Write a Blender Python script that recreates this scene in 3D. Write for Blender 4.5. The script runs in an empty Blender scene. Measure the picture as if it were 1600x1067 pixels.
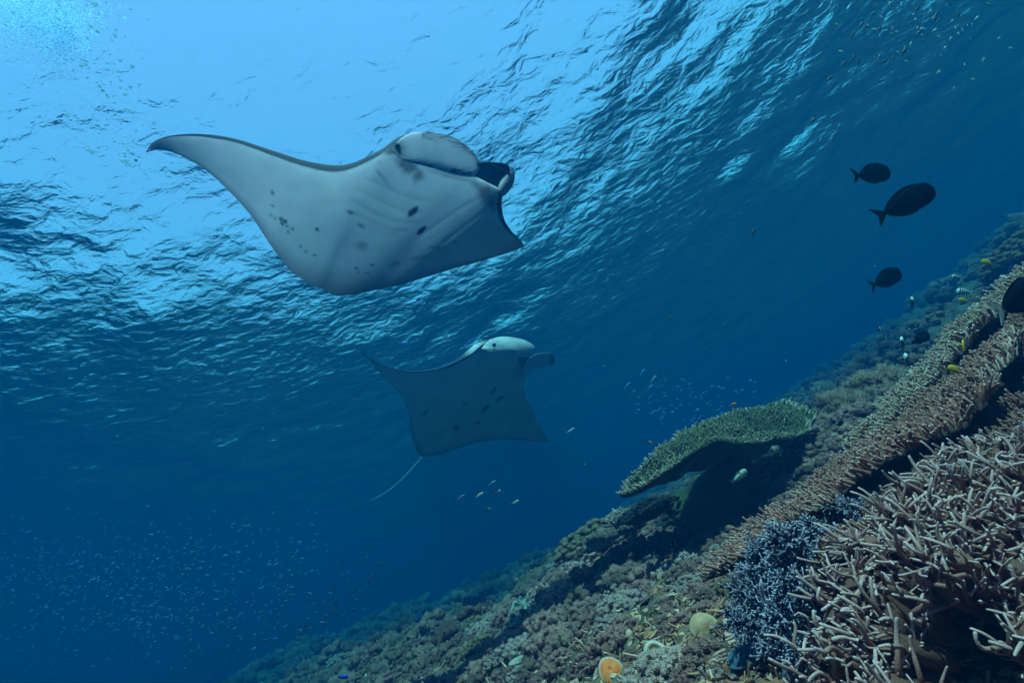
import bpy, math, random
import numpy as np
from mathutils import Vector, Matrix

C = bpy.context.collection
S = bpy.context.scene
random.seed(7)
rng = np.random.default_rng(11)

# ------------------------------------------------------------------ camera
F, PITCH, ROLL = 740.0, math.radians(27), math.radians(24)
cam = bpy.data.cameras.new('camera')
cam_o = bpy.data.objects.new('camera', cam)
C.objects.link(cam_o)
S.camera = cam_o
cam.sensor_width = 36
cam.lens = 36 * F / 1600
cam.clip_start = .02
cam.clip_end = 600
fw = Vector((0, math.cos(PITCH), math.sin(PITCH)))
r0 = Vector((1, 0, 0))
u0 = r0.cross(fw)
rr = r0 * math.cos(ROLL) - u0 * math.sin(ROLL)
uu = u0 * math.cos(ROLL) + r0 * math.sin(ROLL)
cam_o.matrix_world = Matrix(((rr.x, uu.x, -fw.x, 0), (rr.y, uu.y, -fw.y, 0), (rr.z, uu.z, -fw.z, 0), (0, 0, 0, 1)))


def at(px, py, depth=1.0):
    return ((px - 800) / F * rr + (533.5 - py) / F * uu + fw) * depth


NR, NU, NF = np.array(rr), np.array(uu), np.array(fw)


def atn(px, py, depth):
    px, py, depth = np.broadcast_arrays(np.asarray(px, float), np.asarray(py, float), np.asarray(depth, float))
    return (((px - 800) / F)[..., None] * NR + ((533.5 - py) / F)[..., None] * NU + NF) * depth[..., None]


# ------------------------------------------------------------------ daylight
SUN = Vector((.12, -.42, .90)).normalized()
w = bpy.data.worlds.new('World')
S.world = w
w.use_nodes = True
sky = w.node_tree.nodes.new('ShaderNodeTexSky')
sky.sky_type = 'NISHITA'
sky.sun_disc = False
sky.sun_elevation = math.asin(SUN.z)
sky.sun_rotation = math.atan2(SUN.x, SUN.y)
sky.dust_density = .3
sky.ozone_density = 1.5
sky.air_density = 1.0
w.node_tree.links.new(sky.outputs[0], w.node_tree.nodes['Background'].inputs[0])
w.node_tree.nodes['Background'].inputs[1].default_value = .15
sl = bpy.data.lights.new('sun', 'SUN')
sl.energy = 5
sl.angle = math.radians(.5)
sl.color = (1, .95, .88)
sun_o = bpy.data.objects.new('sun', sl)
C.objects.link(sun_o)
sun_o.location = (0, 0, 12)
sun_o.rotation_euler = SUN.to_track_quat('Z', 'Y').to_euler()
vs = S.view_settings
vs.view_transform = 'Standard'
vs.look = 'None'
vs.gamma = 1
vs.use_curve_mapping = False
vs.exposure = 1.92
cy = S.cycles
cy.use_denoising = True
cy.denoiser = 'OPENIMAGEDENOISE'
cy.max_bounces = 6
cy.diffuse_bounces = 3
cy.volume_bounces = 1
cy.transparent_max_bounces = 16
cy.caustics_reflective = False
cy.caustics_refractive = False

TOP = 4.4            # height of the sea surface above the camera


# ------------------------------------------------------------------ helpers
def tag(o, label=None, cat=None, group=None, kind=None):
    if label: o['label'] = label
    if cat: o['category'] = cat
    if group: o['group'] = group
    if kind: o['kind'] = kind
    return o


def mesh(name, V, Q=None, T=None, mat=None, smooth=True, tint=None):
    """mesh from numpy vertices, quads and triangles; tint = pigment per vertex"""
    V = np.asarray(V, float)
    me = bpy.data.meshes.new(name)
    me.vertices.add(len(V))
    me.vertices.foreach_set('co', V.ravel())
    nq = 0 if Q is None else len(Q)
    ntri = 0 if T is None else len(T)
    idx, st = [], []
    if nq:
        idx.append(np.asarray(Q).ravel()); st.append(np.arange(nq) * 4)
    if ntri:
        idx.append(np.asarray(T).ravel()); st.append(nq * 4 + np.arange(ntri) * 3)
    idx = np.concatenate(idx).astype(np.int32)
    me.loops.add(len(idx)); me.loops.foreach_set('vertex_index', idx)
    me.polygons.add(nq + ntri)
    me.polygons.foreach_set('loop_start', np.concatenate(st).astype(np.int32))
    me.polygons.foreach_set('use_smooth', np.full(nq + ntri, smooth))
    if tint is not None:
        a = me.attributes.new('tint', 'FLOAT', 'POINT')
        a.data.foreach_set('value', np.asarray(tint, np.float32).ravel())
    me.update(calc_edges=True)
    if mat: me.materials.append(mat)
    return me


def obj(name, me, parent=None, loc=None, mw=None):
    """mw: matrix in the parent's space"""
    o = bpy.data.objects.new(name, me)
    C.objects.link(o)
    if parent is not None: o.parent = parent
    if mw is not None: o.matrix_basis = mw
    elif loc is not None: o.location = loc
    return o


def empty(name, loc):
    o = bpy.data.objects.new(name, None)
    o.empty_display_size = .1
    C.objects.link(o)
    o.location = loc
    return o


def hsh(ix, iy, iz):
    n = (ix * 374761393 + iy * 668265263 + iz * 2147483647 + 1013) & 0xffffffff
    n = ((n ^ (n >> 13)) * 1274126177) & 0xffffffff
    return ((n ^ (n >> 16)) & 0xffff) / 65535.0


def vnoise(P):
    P = np.asarray(P, float)
    I = np.floor(P).astype(np.int64)
    f = P - I
    f = f * f * (3 - 2 * f)
    r = 0
    for dx in (0, 1):
        for dy in (0, 1):
            for dz in (0, 1):
                wgt = (f[..., 0] if dx else 1 - f[..., 0]) * (f[..., 1] if dy else 1 - f[..., 1]) * (f[..., 2] if dz else 1 - f[..., 2])
                r = r + wgt * hsh(I[..., 0] + dx, I[..., 1] + dy, I[..., 2] + dz)
    return r * 2 - 1


def fbm(P, octv=4, gain=.5):
    r, a = 0, 1.0
    P = np.asarray(P, float)
    for k in range(octv):
        r = r + a * vnoise(P + 17.3 * k)
        P = P * 2.03
        a *= gain
    return r


def mat(name, col, col2=None, nscale=20, rough=.8, bump=0, bscale=60, tint=None, spec=.2, detail=4, rnd=0, sss=0, sheen=0, voronoi=False):
    """procedural material: two pigments mixed by noise, a third by the mesh's tint, fine relief"""
    m = bpy.data.materials.new(name)
    m.use_nodes = True
    n = m.node_tree
    b = n.nodes['Principled BSDF']
    L = n.links.new
    b.inputs['Roughness'].default_value = rough
    b.inputs['Specular IOR Level'].default_value = spec
    tc = n.nodes.new('ShaderNodeTexCoord')
    nz = n.nodes.new('ShaderNodeTexNoise')
    nz.inputs['Scale'].default_value = nscale
    nz.inputs['Detail'].default_value = detail
    L(tc.outputs['Object'], nz.inputs['Vector'])
    rp = n.nodes.new('ShaderNodeMapRange')
    rp.inputs['From Min'].default_value = .35
    rp.inputs['From Max'].default_value = .65
    L(nz.outputs[0], rp.inputs['Value'])
    mx = n.nodes.new('ShaderNodeMix'); mx.data_type = 'RGBA'
    mx.inputs['A'].default_value = (*col, 1)
    mx.inputs['B'].default_value = (*(col2 or tuple(c * .6 for c in col)), 1)
    L(rp.outputs[0], mx.inputs['Factor'])
    c = mx.outputs['Result']
    if tint:
        at_ = n.nodes.new('ShaderNodeAttribute'); at_.attribute_name = 'tint'
        m2 = n.nodes.new('ShaderNodeMix'); m2.data_type = 'RGBA'
        L(at_.outputs['Fac'], m2.inputs['Factor']); L(c, m2.inputs['A'])
        m2.inputs['B'].default_value = (*tint, 1)
        c = m2.outputs['Result']
    if rnd:
        oi = n.nodes.new('ShaderNodeObjectInfo')
        mr = n.nodes.new('ShaderNodeMapRange')
        mr.inputs['To Min'].default_value = 1 - rnd
        mr.inputs['To Max'].default_value = 1 + rnd
        L(oi.outputs['Random'], mr.inputs['Value'])
        hs = n.nodes.new('ShaderNodeHueSaturation')
        L(mr.outputs[0], hs.inputs['Value']); L(c, hs.inputs['Color'])
        c = hs.outputs[0]
    L(c, b.inputs['Base Color'])
    if bump:
        n2 = n.nodes.new('ShaderNodeTexVoronoi' if voronoi else 'ShaderNodeTexNoise')
        n2.inputs['Scale'].default_value = bscale
        L(tc.outputs['Object'], n2.inputs['Vector'])
        bp = n.nodes.new('ShaderNodeBump')
        bp.inputs['Strength'].default_value = 1
        bp.inputs['Distance'].default_value = bump
        L(n2.outputs[0], bp.inputs['Height']); L(bp.outputs[0], b.inputs['Normal'])
    if sss:
        b.inputs['Subsurface Weight'].default_value = sss
        b.inputs['Subsurface Radius'].default_value = (.02, .01, .006)
    return m


# ------------------------------------------------------------------ terrain height
CTRL = [(380, 1067, 17), (450, 1050, 19), (560, 995, 21), (720, 930, 22), (900, 860, 22), (1100, 715, 21), (1250, 610, 19),
        (1400, 520, 16.5), (1500, 450, 15), (1600, 372, 13), (957, 1051, 2.4), (1100, 980, 2.2), (823, 965, 4.2), (960, 880, 4.2),
        (1100, 880, 3.4), (1200, 1060, 1.7), (700, 1060, 4.2), (560, 1067, 6.5), (470, 1060, 9), (1200, 790, 3.8), (1300, 700, 4.0),
        (1370, 640, 5), (700, 985, 9.5), (600, 1020, 12), (1450, 560, 7.5)]
cp = [tuple(at(x, y).normalized() * t) for x, y, t in CTRL]
cp += [(-12, 8, -2.5), (-20, 6, -6), (-6, 0, -2.5), (0, -5, -1.4), (5, -3, -.8), (1.3, .2, -.8), (0, 0, -.85), (.6, .9, -.62),
       (1.2, 1.2, -.5), (2.5, 1.6, -.2), (4, 2, .2), (8, 3, 1.2), (-2, 2, -.9), (-3.5, 3.0, -.9), (-12, -6, -5), (8, -6, 0)]
cp = np.array(cp)


def tps(r2):
    return .5 * r2 * np.log(r2 + 1e-9)


D2 = ((cp[:, None, :2] - cp[None, :, :2]) ** 2).sum(-1)
A = tps(D2) + np.eye(len(cp)) * .02
P3 = np.c_[np.ones(len(cp)), cp[:, :2]]
M = np.block([[A, P3], [P3.T, np.zeros((3, 3))]])
wts = np.linalg.solve(M, np.r_[cp[:, 2], 0, 0, 0])


def ground_base(x, y):
    x = np.asarray(x, float); y = np.asarray(y, float)
    r = np.hypot(x, y)
    k = np.minimum(1, 22. / np.maximum(r, 1e-6))
    X, Y = x * k, y * k
    z = wts[-3] + wts[-2] * X + wts[-1] * Y
    for i in range(len(cp)):
        z = z + wts[i] * tps((X - cp[i, 0]) ** 2 + (Y - cp[i, 1]) ** 2)
    z = z - np.maximum(r - 22., 0) * .16
    return np.maximum(np.minimum(z, 2.6), -13)


def ground(x, y):
    z = ground_base(x, y)
    x = np.asarray(x, float); y = np.asarray(y, float)
    r = np.hypot(x, y)
    P = np.stack([x, y, np.zeros_like(x)], -1)
    a = np.clip(r / 5, .25, 1.6)
    return z + a * (.10 * fbm(P * 1.1, 3) + .05 * np.abs(fbm(P * 4 + 5, 3))) + .022 * fbm(P * 14, 3, .6)


def hit(px, py):
    d = at(px, py).normalized()
    t_ = .6 * 1.012 ** np.arange(280)
    q = np.nonzero(d.z * t_ < ground(d.x * t_, d.y * t_))[0]
    return d * float(t_[q[0]]) if len(q) else d * 14


# ------------------------------------------------------------------ seabed: one sheet
az = np.sort(np.concatenate([np.radians(np.linspace(-46, 60, 430)), np.radians(np.linspace(62, 312, 70))]))
rad = np.concatenate([[.0, .2, .45], .7 * 1.0112 ** np.arange(320), 26 * 1.09 ** np.arange(13)])
RR, AZ = np.meshgrid(rad, az, indexing='ij')
X, Y = RR * np.sin(AZ), RR * np.cos(AZ)
V = np.stack([X, Y, ground(X, Y)], -1)
n_, m_ = X.shape
ii = np.arange(n_ * m_).reshape(n_, m_)
i2 = np.roll(ii, -1, axis=1)
Q = np.stack([ii[:-1], i2[:-1], i2[1:], ii[1:]], -1).reshape(-1, 4)
m_bed = mat('reef_bed', (.22, .11, .075), (.06, .035, .025), nscale=9, rough=.95, bump=.03, bscale=34, detail=8)
bed = obj('seabed', mesh('seabed', V.reshape(-1, 3), Q[:, ::-1], mat=m_bed))
tag(bed, kind='structure')

# ------------------------------------------------------------------ sea surface
wr = np.random.default_rng(5)


def waves(X, Y):
    Z = np.full(X.shape, TOP)
    fade = 1 / (1 + (np.hypot(X, Y - 5) / 30) ** 2)
    P = np.stack([X, Y, 0 * X], -1)
    gust = .75 + .5 * fbm(P * .35, 2)
    for l0, a in [(3.4, .032), (2.2, .028), (1.4, .022), (.9, .017), (.62, .013)]:
        for k in range(6):
            th = 1.0 + wr.normal() * .85
            l = l0 * wr.uniform(.75, 1.3)
            kk = 2 * math.pi / l
            ph = wr.uniform(0, 6.28)
            q = kk * (X * math.cos(th) + Y * math.sin(th)) + ph + 1.1 * np.sin(.55 * kk * (X * math.sin(th) - Y * math.cos(th)) + 2 * ph) + 1.2 * vnoise(P / l * .6 + ph)
            c = np.cos(q)
            Z = Z + a * .345 * fade * gust * np.sign(c) * np.abs(c) ** .75
    return Z


t = np.linspace(-1, 1, 560)
s = 12 * np.sinh(t * 2.75)
X, Y = np.meshgrid(s, s + 6)
V = np.stack([X, Y, waves(X, Y)], -1).reshape(-1, 3)
ii = np.arange(len(s) ** 2).reshape(len(s), len(s))
Q = np.stack([ii[:-1, :-1], ii[:-1, 1:], ii[1:, 1:], ii[1:, :-1]], -1).reshape(-1, 4)
mw_ = bpy.data.materials.new('sea_water')
mw_.use_nodes = True
n = mw_.node_tree
n.nodes.clear()
L = n.links.new
out = n.nodes.new('ShaderNodeOutputMaterial'); mix = n.nodes.new('ShaderNodeMixShader')
tr = n.nodes.new('ShaderNodeBsdfTransparent'); gl = n.nodes.new('ShaderNodeBsdfGlossy'); fr = n.nodes.new('ShaderNodeFresnel')
gl.inputs['Roughness'].default_value = .02
fr.inputs['IOR'].default_value = 1.333
tc = n.nodes.new('ShaderNodeTexCoord'); mp = n.nodes.new('ShaderNodeMapping')
nz = n.nodes.new('ShaderNodeTexNoise'); bp = n.nodes.new('ShaderNodeBump')
mp.inputs['Scale'].default_value = (1, 1.4, 1)
mp.inputs['Rotation'].default_value = (0, 0, .5)
nz.inputs['Scale'].default_value = 4.8
nz.inputs['Detail'].default_value = 5
nz.inputs['Distortion'].default_value = .4
bp.inputs['Distance'].default_value = .036
L(tc.outputs['Object'], mp.inputs[0]); L(mp.outputs[0], nz.inputs['Vector']); L(nz.outputs[0], bp.inputs['Height'])
L(bp.outputs[0], fr.inputs['Normal']); L(bp.outputs[0], gl.inputs['Normal'])
rf = n.nodes.new('ShaderNodeBsdfRefraction'); rf.inputs['IOR'].default_value = 1.333; rf.inputs['Roughness'].default_value = .02
mt = n.nodes.new('ShaderNodeMixShader'); mt.inputs[0].default_value = .35
L(bp.outputs[0], rf.inputs['Normal']); L(tr.outputs[0], mt.inputs[1]); L(rf.outputs[0], mt.inputs[2])
L(fr.outputs[0], mix.inputs[0]); L(mt.outputs[0], mix.inputs[1]); L(gl.outputs[0], mix.inputs[2]); L(mix.outputs[0], out.inputs[0])
wat = obj('water', mesh('water', V, Q, mat=mw_))
tag(wat, kind='structure')

# ------------------------------------------------------------------ the body of water, as an even medium
bx = np.array([(x, y, z) for x in (-1, 1) for y in (-1, 1) for z in (0, 1)], float)
bx *= (95, 95, 1)
bx[:, 2] = np.where(bx[:, 2] > .5, TOP + .45, -14.2)
hz = obj('haze', mesh('haze', bx, [(0, 1, 3, 2), (4, 6, 7, 5), (0, 4, 5, 1), (2, 3, 7, 6), (0, 2, 6, 4), (1, 5, 7, 3)], smooth=False))
tag(hz, kind='stuff')
mh = bpy.data.materials.new('haze')
mh.use_nodes = True
n = mh.node_tree
n.nodes.clear()
out = n.nodes.new('ShaderNodeOutputMaterial'); pv = n.nodes.new('ShaderNodeVolumePrincipled')
pv.inputs['Color'].default_value = (0.0, .0198, .0615, 1)
pv.inputs['Density'].default_value = .34
pv.inputs['Absorption Color'].default_value = (.036, .50, .52, 1)
pv.inputs['Anisotropy'].default_value = .2
n.links.new(pv.outputs[0], out.inputs['Volume'])
hz.data.materials.append(mh)

# ------------------------------------------------------------------ generic pieces (V, Q, tint)
def tube(pts, rads, sides=6, cap=True):
    pts = np.asarray(pts, float); rads = np.asarray(rads, float)
    T = np.gradient(pts, axis=0); T /= np.linalg.norm(T, axis=1)[:, None] + 1e-12
    ref = np.array([.31, .17, .93]) if abs(T[0] @ np.array([.31, .17, .93])) < .9 else np.array([1., 0, 0])
    A_ = np.cross(T, ref); A_ /= np.linalg.norm(A_, axis=1)[:, None]
    B_ = np.cross(T, A_)
    th = np.arange(sides) * 2 * math.pi / sides
    ring = A_[:, None] * np.cos(th)[None, :, None] + B_[:, None] * np.sin(th)[None, :, None]
    V = (pts[:, None] + ring * rads[:, None, None]).reshape(-1, 3)
    k = len(pts)
    i = np.arange(k * sides).reshape(k, sides); j = np.roll(i, -1, 1)
    Q = np.stack([i[:-1], j[:-1], j[1:], i[1:]], -1).reshape(-1, 4)
    tint = np.repeat(np.linspace(0, 1, k), sides)
    return V, Q, tint


def rod(length, r0, r1, bend, sides=6, rings=6):
    """a finger along +Z with a rounded tip"""
    u = np.linspace(0, 1, rings)
    a, ph = bend, random.uniform(0, 6.28)
    kx = np.sin(u * 1.5 * a) * length * .5
    pts = np.stack([kx * math.cos(ph) * u, kx * math.sin(ph) * u, u * length * math.cos(a * .4)], -1)
    rads = r0 + (r1 - r0) * u
    pts = np.vstack([pts, pts[-1] + (pts[-1] - pts[-2]) / np.linalg.norm(pts[-1] - pts[-2]) * r1 * .6])
    pts = np.vstack([pts, pts[-1] + (pts[-1] - pts[-2]) / np.linalg.norm(pts[-1] - pts[-2]) * r1 * .3])
    rads = np.r_[rads, r1 * .75, r1 * .08]
    return tube(pts, rads, sides)


def ico(sub=1):
    import bmesh
    bm = bmesh.new()
    bmesh.ops.create_icosphere(bm, subdivisions=sub, radius=1)
    V = np.array([v.co[:] for v in bm.verts]); T = np.array([[v.index for v in f.verts] for f in bm.faces])
    bm.free()
    return V, T


ICO1, ICO2, ICO3 = ico(1), ico(2), ico(3)


def frame(z, spin=None):
    """rotation matrices (n,3,3) whose third column is z"""
    z = np.asarray(z, float); z = z / np.linalg.norm(z, axis=-1, keepdims=True)
    ref = np.where(np.abs(z[..., 2:3]) < .9, np.array([0, 0, 1.]), np.array([1., 0, 0]))
    x = np.cross(ref, z); x /= np.linalg.norm(x, axis=-1, keepdims=True)
    y = np.cross(z, x)
    sp = np.random.default_rng(1).uniform(0, 6.28, z.shape[:-1]) if spin is None else spin
    c, s_ = np.cos(sp)[..., None], np.sin(sp)[..., None]
    return np.stack([x * c + y * s_, -x * s_ + y * c, z], -1)


def merge(variants, R_, P_, Sc, which, tint_jit=None):
    """many copies of small shapes as one mesh's arrays"""
    Vs, Qs, Ts, off = [], [], [], 0
    for k, (V, Q, tt) in enumerate(variants):
        sel = np.where(which == k)[0]
        if not len(sel): continue
        W = np.einsum('nij,vj->nvi', R_[sel] * Sc[sel][:, None, None], V) + P_[sel][:, None]
        Vs.append(W.reshape(-1, 3))
        Qs.append((Q[None] + (np.arange(len(sel)) * len(V))[:, None, None] + off).reshape(-1, Q.shape[1]))
        tn = np.tile(tt, (len(sel), 1))
        if tint_jit is not None: tn = np.clip(tn + tint_jit[sel][:, None], 0, 1)
        Ts.append(tn.ravel())
        off += len(sel) * len(V)
    return np.vstack(Vs), np.vstack(Qs), np.concatenate(Ts)


def to_m4(R_, p, s_):
    return Matrix([[R_[i][0] * s_, R_[i][1] * s_, R_[i][2] * s_, p[i]] for i in range(3)] + [[0, 0, 0, 1]])


# ------------------------------------------------------------------ manta rays
def cat(P, t):
    """Catmull-Rom through rows of P (uniform), t in [0, len-1]"""
    P = np.asarray(P, float); k = len(P)
    i = np.clip(np.floor(t).astype(int), 0, k - 2); f = (t - i)[:, None]
    g = lambda j: P[np.clip(j, 0, k - 1)]
    p0, p1, p2, p3 = g(i - 1), g(i), g(i + 1), g(i + 2)
    return .5 * (2 * p1 + (p2 - p0) * f + (2 * p0 - 5 * p1 + 4 * p2 - p3) * f ** 2 + (3 * p1 - p0 - 3 * p2 + p3) * f ** 3)


m_belly = mat('manta_skin', (.60, .58, .72), (.50, .48, .62), nscale=5, rough=.7, tint=(.008, .016, .035), bump=.0008, bscale=120, spec=.12)
m_belly2 = mat('manta_pale_skin', (.80, .70, .78), (.70, .62, .70), nscale=4, rough=.7, tint=(.02, .03, .05), bump=.001, bscale=90, spec=.12)
m_dark = mat('manta_dark', (.02, .04, .10), (.012, .022, .05), nscale=12, rough=.7, spec=.1)


def belly_plane(px, py, depth, az_, el_):
    n_ = np.array([math.cos(math.radians(el_)) * math.sin(math.radians(az_)), math.cos(math.radians(el_)) * math.cos(math.radians(az_)), math.sin(math.radians(el_))])
    c_ = np.array(at(px, py, depth)) @ n_
    return lambda x, y: c_ / (atn(x, y, 1.0) @ n_)


def manta(plane, bend, sections, thick, spots, label, skin=None, mouth=None, gills=None, pale=None, le_dark=.10, te_dark=.16, NS=300, NC=260):
    """sections: rows of LE x, LE y, LE depth, TE x, TE y, TE depth; thickness per row"""
    Sa = np.array(sections, float)
    Sa[:, 2] = plane(Sa[:, 0], Sa[:, 1]) + bend
    Sa[:, 5] = plane(Sa[:, 3], Sa[:, 4]) + bend
    sections = Sa
    tt = np.linspace(0, len(sections) - 1, NS)
    Sx = cat(sections, tt)
    th = cat(np.c_[thick], tt)[:, 0]
    LE = atn(Sx[:, 0], Sx[:, 1], Sx[:, 2]); TE = atn(Sx[:, 3], Sx[:, 4], Sx[:, 5])
    # loop: ventral 0..1 chord then dorsal back
    ang = np.linspace(0, 2 * math.pi, NC, endpoint=False)
    c = .5 - .5 * np.cos(ang)            # chord fraction, 0 at LE
    side = np.sin(ang)                   # + ventral
    prof = np.sqrt(np.clip(c, 0, 1)) * (1 - c) * 1.9 + .02 * np.sin(np.pi * c)
    prof = np.abs(prof)
    ch = TE - LE
    sp = np.gradient(.5 * (LE + TE), axis=0)
    nrm = np.cross(ch, sp); nrm /= np.linalg.norm(nrm, axis=1)[:, None] + 1e-9
    mid = .5 * (LE + TE)
    flip = np.sign((nrm * mid).sum(1)); nrm *= -flip[:, None]       # ventral side faces the viewer's side
    for _ in range(90):
        nrm[1:-1] = (nrm[:-2] + nrm[1:-1] * 2 + nrm[2:]) / 4
    nrm /= np.linalg.norm(nrm, axis=1)[:, None]
    off = np.where(side >= 0, .16, -.95)[None] * prof[None] * th[:, None]
    V = LE[:, None] + ch[:, None] * c[None, :, None] + nrm[:, None] * off[..., None]
    px = Sx[:, 0][:, None] + (Sx[:, 3] - Sx[:, 0])[:, None] * c[None]
    py = Sx[:, 1][:, None] + (Sx[:, 4] - Sx[:, 1])[:, None] * c[None]
    vent = (side > -.02)[None] & np.ones((NS, 1), bool)
    tint = np.where(vent, 0, 1.0)
    nzv = fbm(V * 6, 3)
    if le_dark: tint = np.maximum(tint, np.where(vent, np.clip((le_dark - c[None]) / .025 + .35 * nzv, 0, 1), 0))
    if te_dark:
        q = np.clip((c[None] - (1 - te_dark)) / te_dark, 0, 1)
        tint = np.maximum(tint, np.where(vent, q ** 1.3 * .62, 0))
    # wing tips grey
    u = tt / tt[-1]
    tint = np.maximum(tint, np.where(vent, np.clip(1 - u[:, None] / .16, 0, 1) * .55, 0))
    tint = np.maximum(tint, np.where(vent, np.clip((u[:, None] - .9) / .1, 0, 1) * .55, 0))
    for (x, y, a, b_, ro, st) in spots:
        dx, dy = px - x, py - y
        cr, sr = math.cos(ro), math.sin(ro)
        e = np.hypot((dx * cr - dy * sr) / a, (dx * sr + dy * cr) / b_)
        e = e + .25 * fbm(V * 22, 2) * (1 if min(a, b_) > 5 else .3)
        soft = 3.0 if st >= .9 else 1.3
        tint = np.maximum(tint, np.where(vent, np.clip((1.25 - e) * soft, 0, 1) * st, 0))
    if mouth is not None:                      # hollow of the open mouth
        mx, my, ma, mb, mr, dep = mouth
        dx, dy = px - mx, py - my
        cr, sr = math.cos(mr), math.sin(mr)
        e = np.hypot((dx * cr - dy * sr) / ma, (dx * sr + dy * cr) / mb)
        k = np.where(vent, 1 / (1 + np.exp((e - 1) * 9)), 0)
        V = V - nrm[:, None] * (k * dep)[..., None]
        tint = np.maximum(tint, k * .8)
    if gills is not None:
        for pts in gills:
            P_ = np.array(pts, float)
            d = np.full(px.shape, 1e9)
            for a_, b_ in zip(P_[:-1], P_[1:]):
                ab = b_ - a_
                h = np.clip(((px - a_[0]) * ab[0] + (py - a_[1]) * ab[1]) / (ab @ ab), 0, 1)
                d = np.minimum(d, np.hypot(px - a_[0] - h * ab[0], py - a_[1] - h * ab[1]))
            k = np.where(vent, np.exp(-(d / 3.2) ** 2), 0)
            V = V - nrm[:, None] * (k * .0006)[..., None]
            tint = np.maximum(tint, k * .13)
    if pale is not None:
        for x, y, r_ in pale:
            k = np.exp(-((px - x) ** 2 + (py - y) ** 2) / r_ ** 2)
            tint = tint * (1 - k)
    V = V.reshape(-1, 3)
    i = np.arange(NS * NC).reshape(NS, NC); j = np.roll(i, -1, 1)
    Q = np.stack([i[:-1], j[:-1], j[1:], i[1:]], -1).reshape(-1, 4)
    base = Vector(np.mean(V, axis=0))
    root = empty('manta_ray', base)
    tag(root, label, 'manta ray', 'manta rays gliding under the surface')
    obj('body', mesh('body', V - np.array(base), Q, mat=skin or m_belly, tint=tint.ravel()), root)
    return root, np.array(base), nrm, tt


def paddle(name, root, base, outline, plane, depth, bulge, thick_, material, tint_fn=None, tilt=(0, 0), K=14, N=90):
    """a rounded fin from its outline: two skins with a thick rim, cupped by bulge (metres)"""
    O = cat(np.array(outline + [outline[0]], float), np.linspace(0, len(outline), N, endpoint=False))
    c = O.mean(0)
    f = np.linspace(0, 1, K) ** .8
    P = c[None, None] + (O[None] - c) * f[:, None, None]          # K,N,2
    base_d = plane(P[..., 0], P[..., 1]) + depth + tilt[0] * (P[..., 0] - c[0]) / 100 + tilt[1] * (P[..., 1] - c[1]) / 100
    b_ = bulge * (f[:, None] ** 2)
    prof = thick_ * np.sqrt(np.clip(1 - f ** 4, 0, 1))[:, None] + .001
    Vf = atn(P[..., 0], P[..., 1], base_d + b_ - prof)
    Vb = atn(P[..., 0], P[..., 1], base_d + b_ + prof)
    V = np.concatenate([Vf, Vb[::-1]], 0).reshape(-1, 3)
    n2 = 2 * K
    i = np.arange(n2 * N).reshape(n2, N); j = np.roll(i, -1, 1)
    Q = np.stack([i[:-1], j[:-1], j[1:], i[1:]], -1).reshape(-1, 4)
    tint = np.zeros((n2, N))
    if tint_fn is not None:
        PX = np.concatenate([P[..., 0], P[::-1, :, 0]], 0); PY = np.concatenate([P[..., 1], P[::-1, :, 1]], 0)
        FF = np.concatenate([f, f[::-1]])[:, None] * np.ones((1, N))
        tint = tint_fn(PX, PY, FF) + 0 * tint
        tint[K:] = 1
    return obj(name, mesh(name, V - base, Q, mat=material, tint=np.clip(tint, 0, 1).ravel()), root)


def ball(name, root, base, p, r, material, squash=(1, 1, 1)):
    V = ICO3[0] * r * np.array(squash) + np.array(p) - base
    return obj(name, mesh(name, V, T=ICO3[1], mat=material), root)


D1 = 3.2
sec1 = [  # LE x, y, depth, TE x, y, depth
    (228, 237, 2.72, 229, 238.5, 2.72),
    (240, 222, 2.74, 247, 234.5, 2.75),
    (268, 212, 2.78, 277, 241, 2.82),
    (315, 209.5, 2.83, 320, 265, 2.93),
    (368, 217, 2.88, 358, 299, 3.06),
    (425, 235, 2.93, 392, 337, 3.2),
    (485, 253, 2.97, 424, 385, 3.34),
    (540, 257.5, 2.99, 456, 425, 3.47),
    (592, 236, 2.97, 487, 444, 3.57),
    (632, 212, 2.95, 508, 453, 3.63),
    (680, 226, 2.98, 530, 461, 3.68),
    (725, 250, 3.02, 556, 459, 3.7),
    (762, 255, 3.07, 590, 452.5, 3.72),
    (790, 272, 3.12, 632, 443, 3.75),
    (784, 316, 3.2, 676, 430, 3.78),
    (788, 343, 3.3, 718, 417, 3.8),
    (800, 362, 3.4, 762, 405, 3.8),
    (812, 374, 3.5, 798, 394, 3.78),
    (819, 384, 3.62, 818, 386, 3.7)]
th1 = [.004, .012, .03, .06, .10, .15, .21, .27, .33, .38, .40, .40, .37, .33, .26, .18, .11, .05, .006]
rad_ = math.radians
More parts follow.
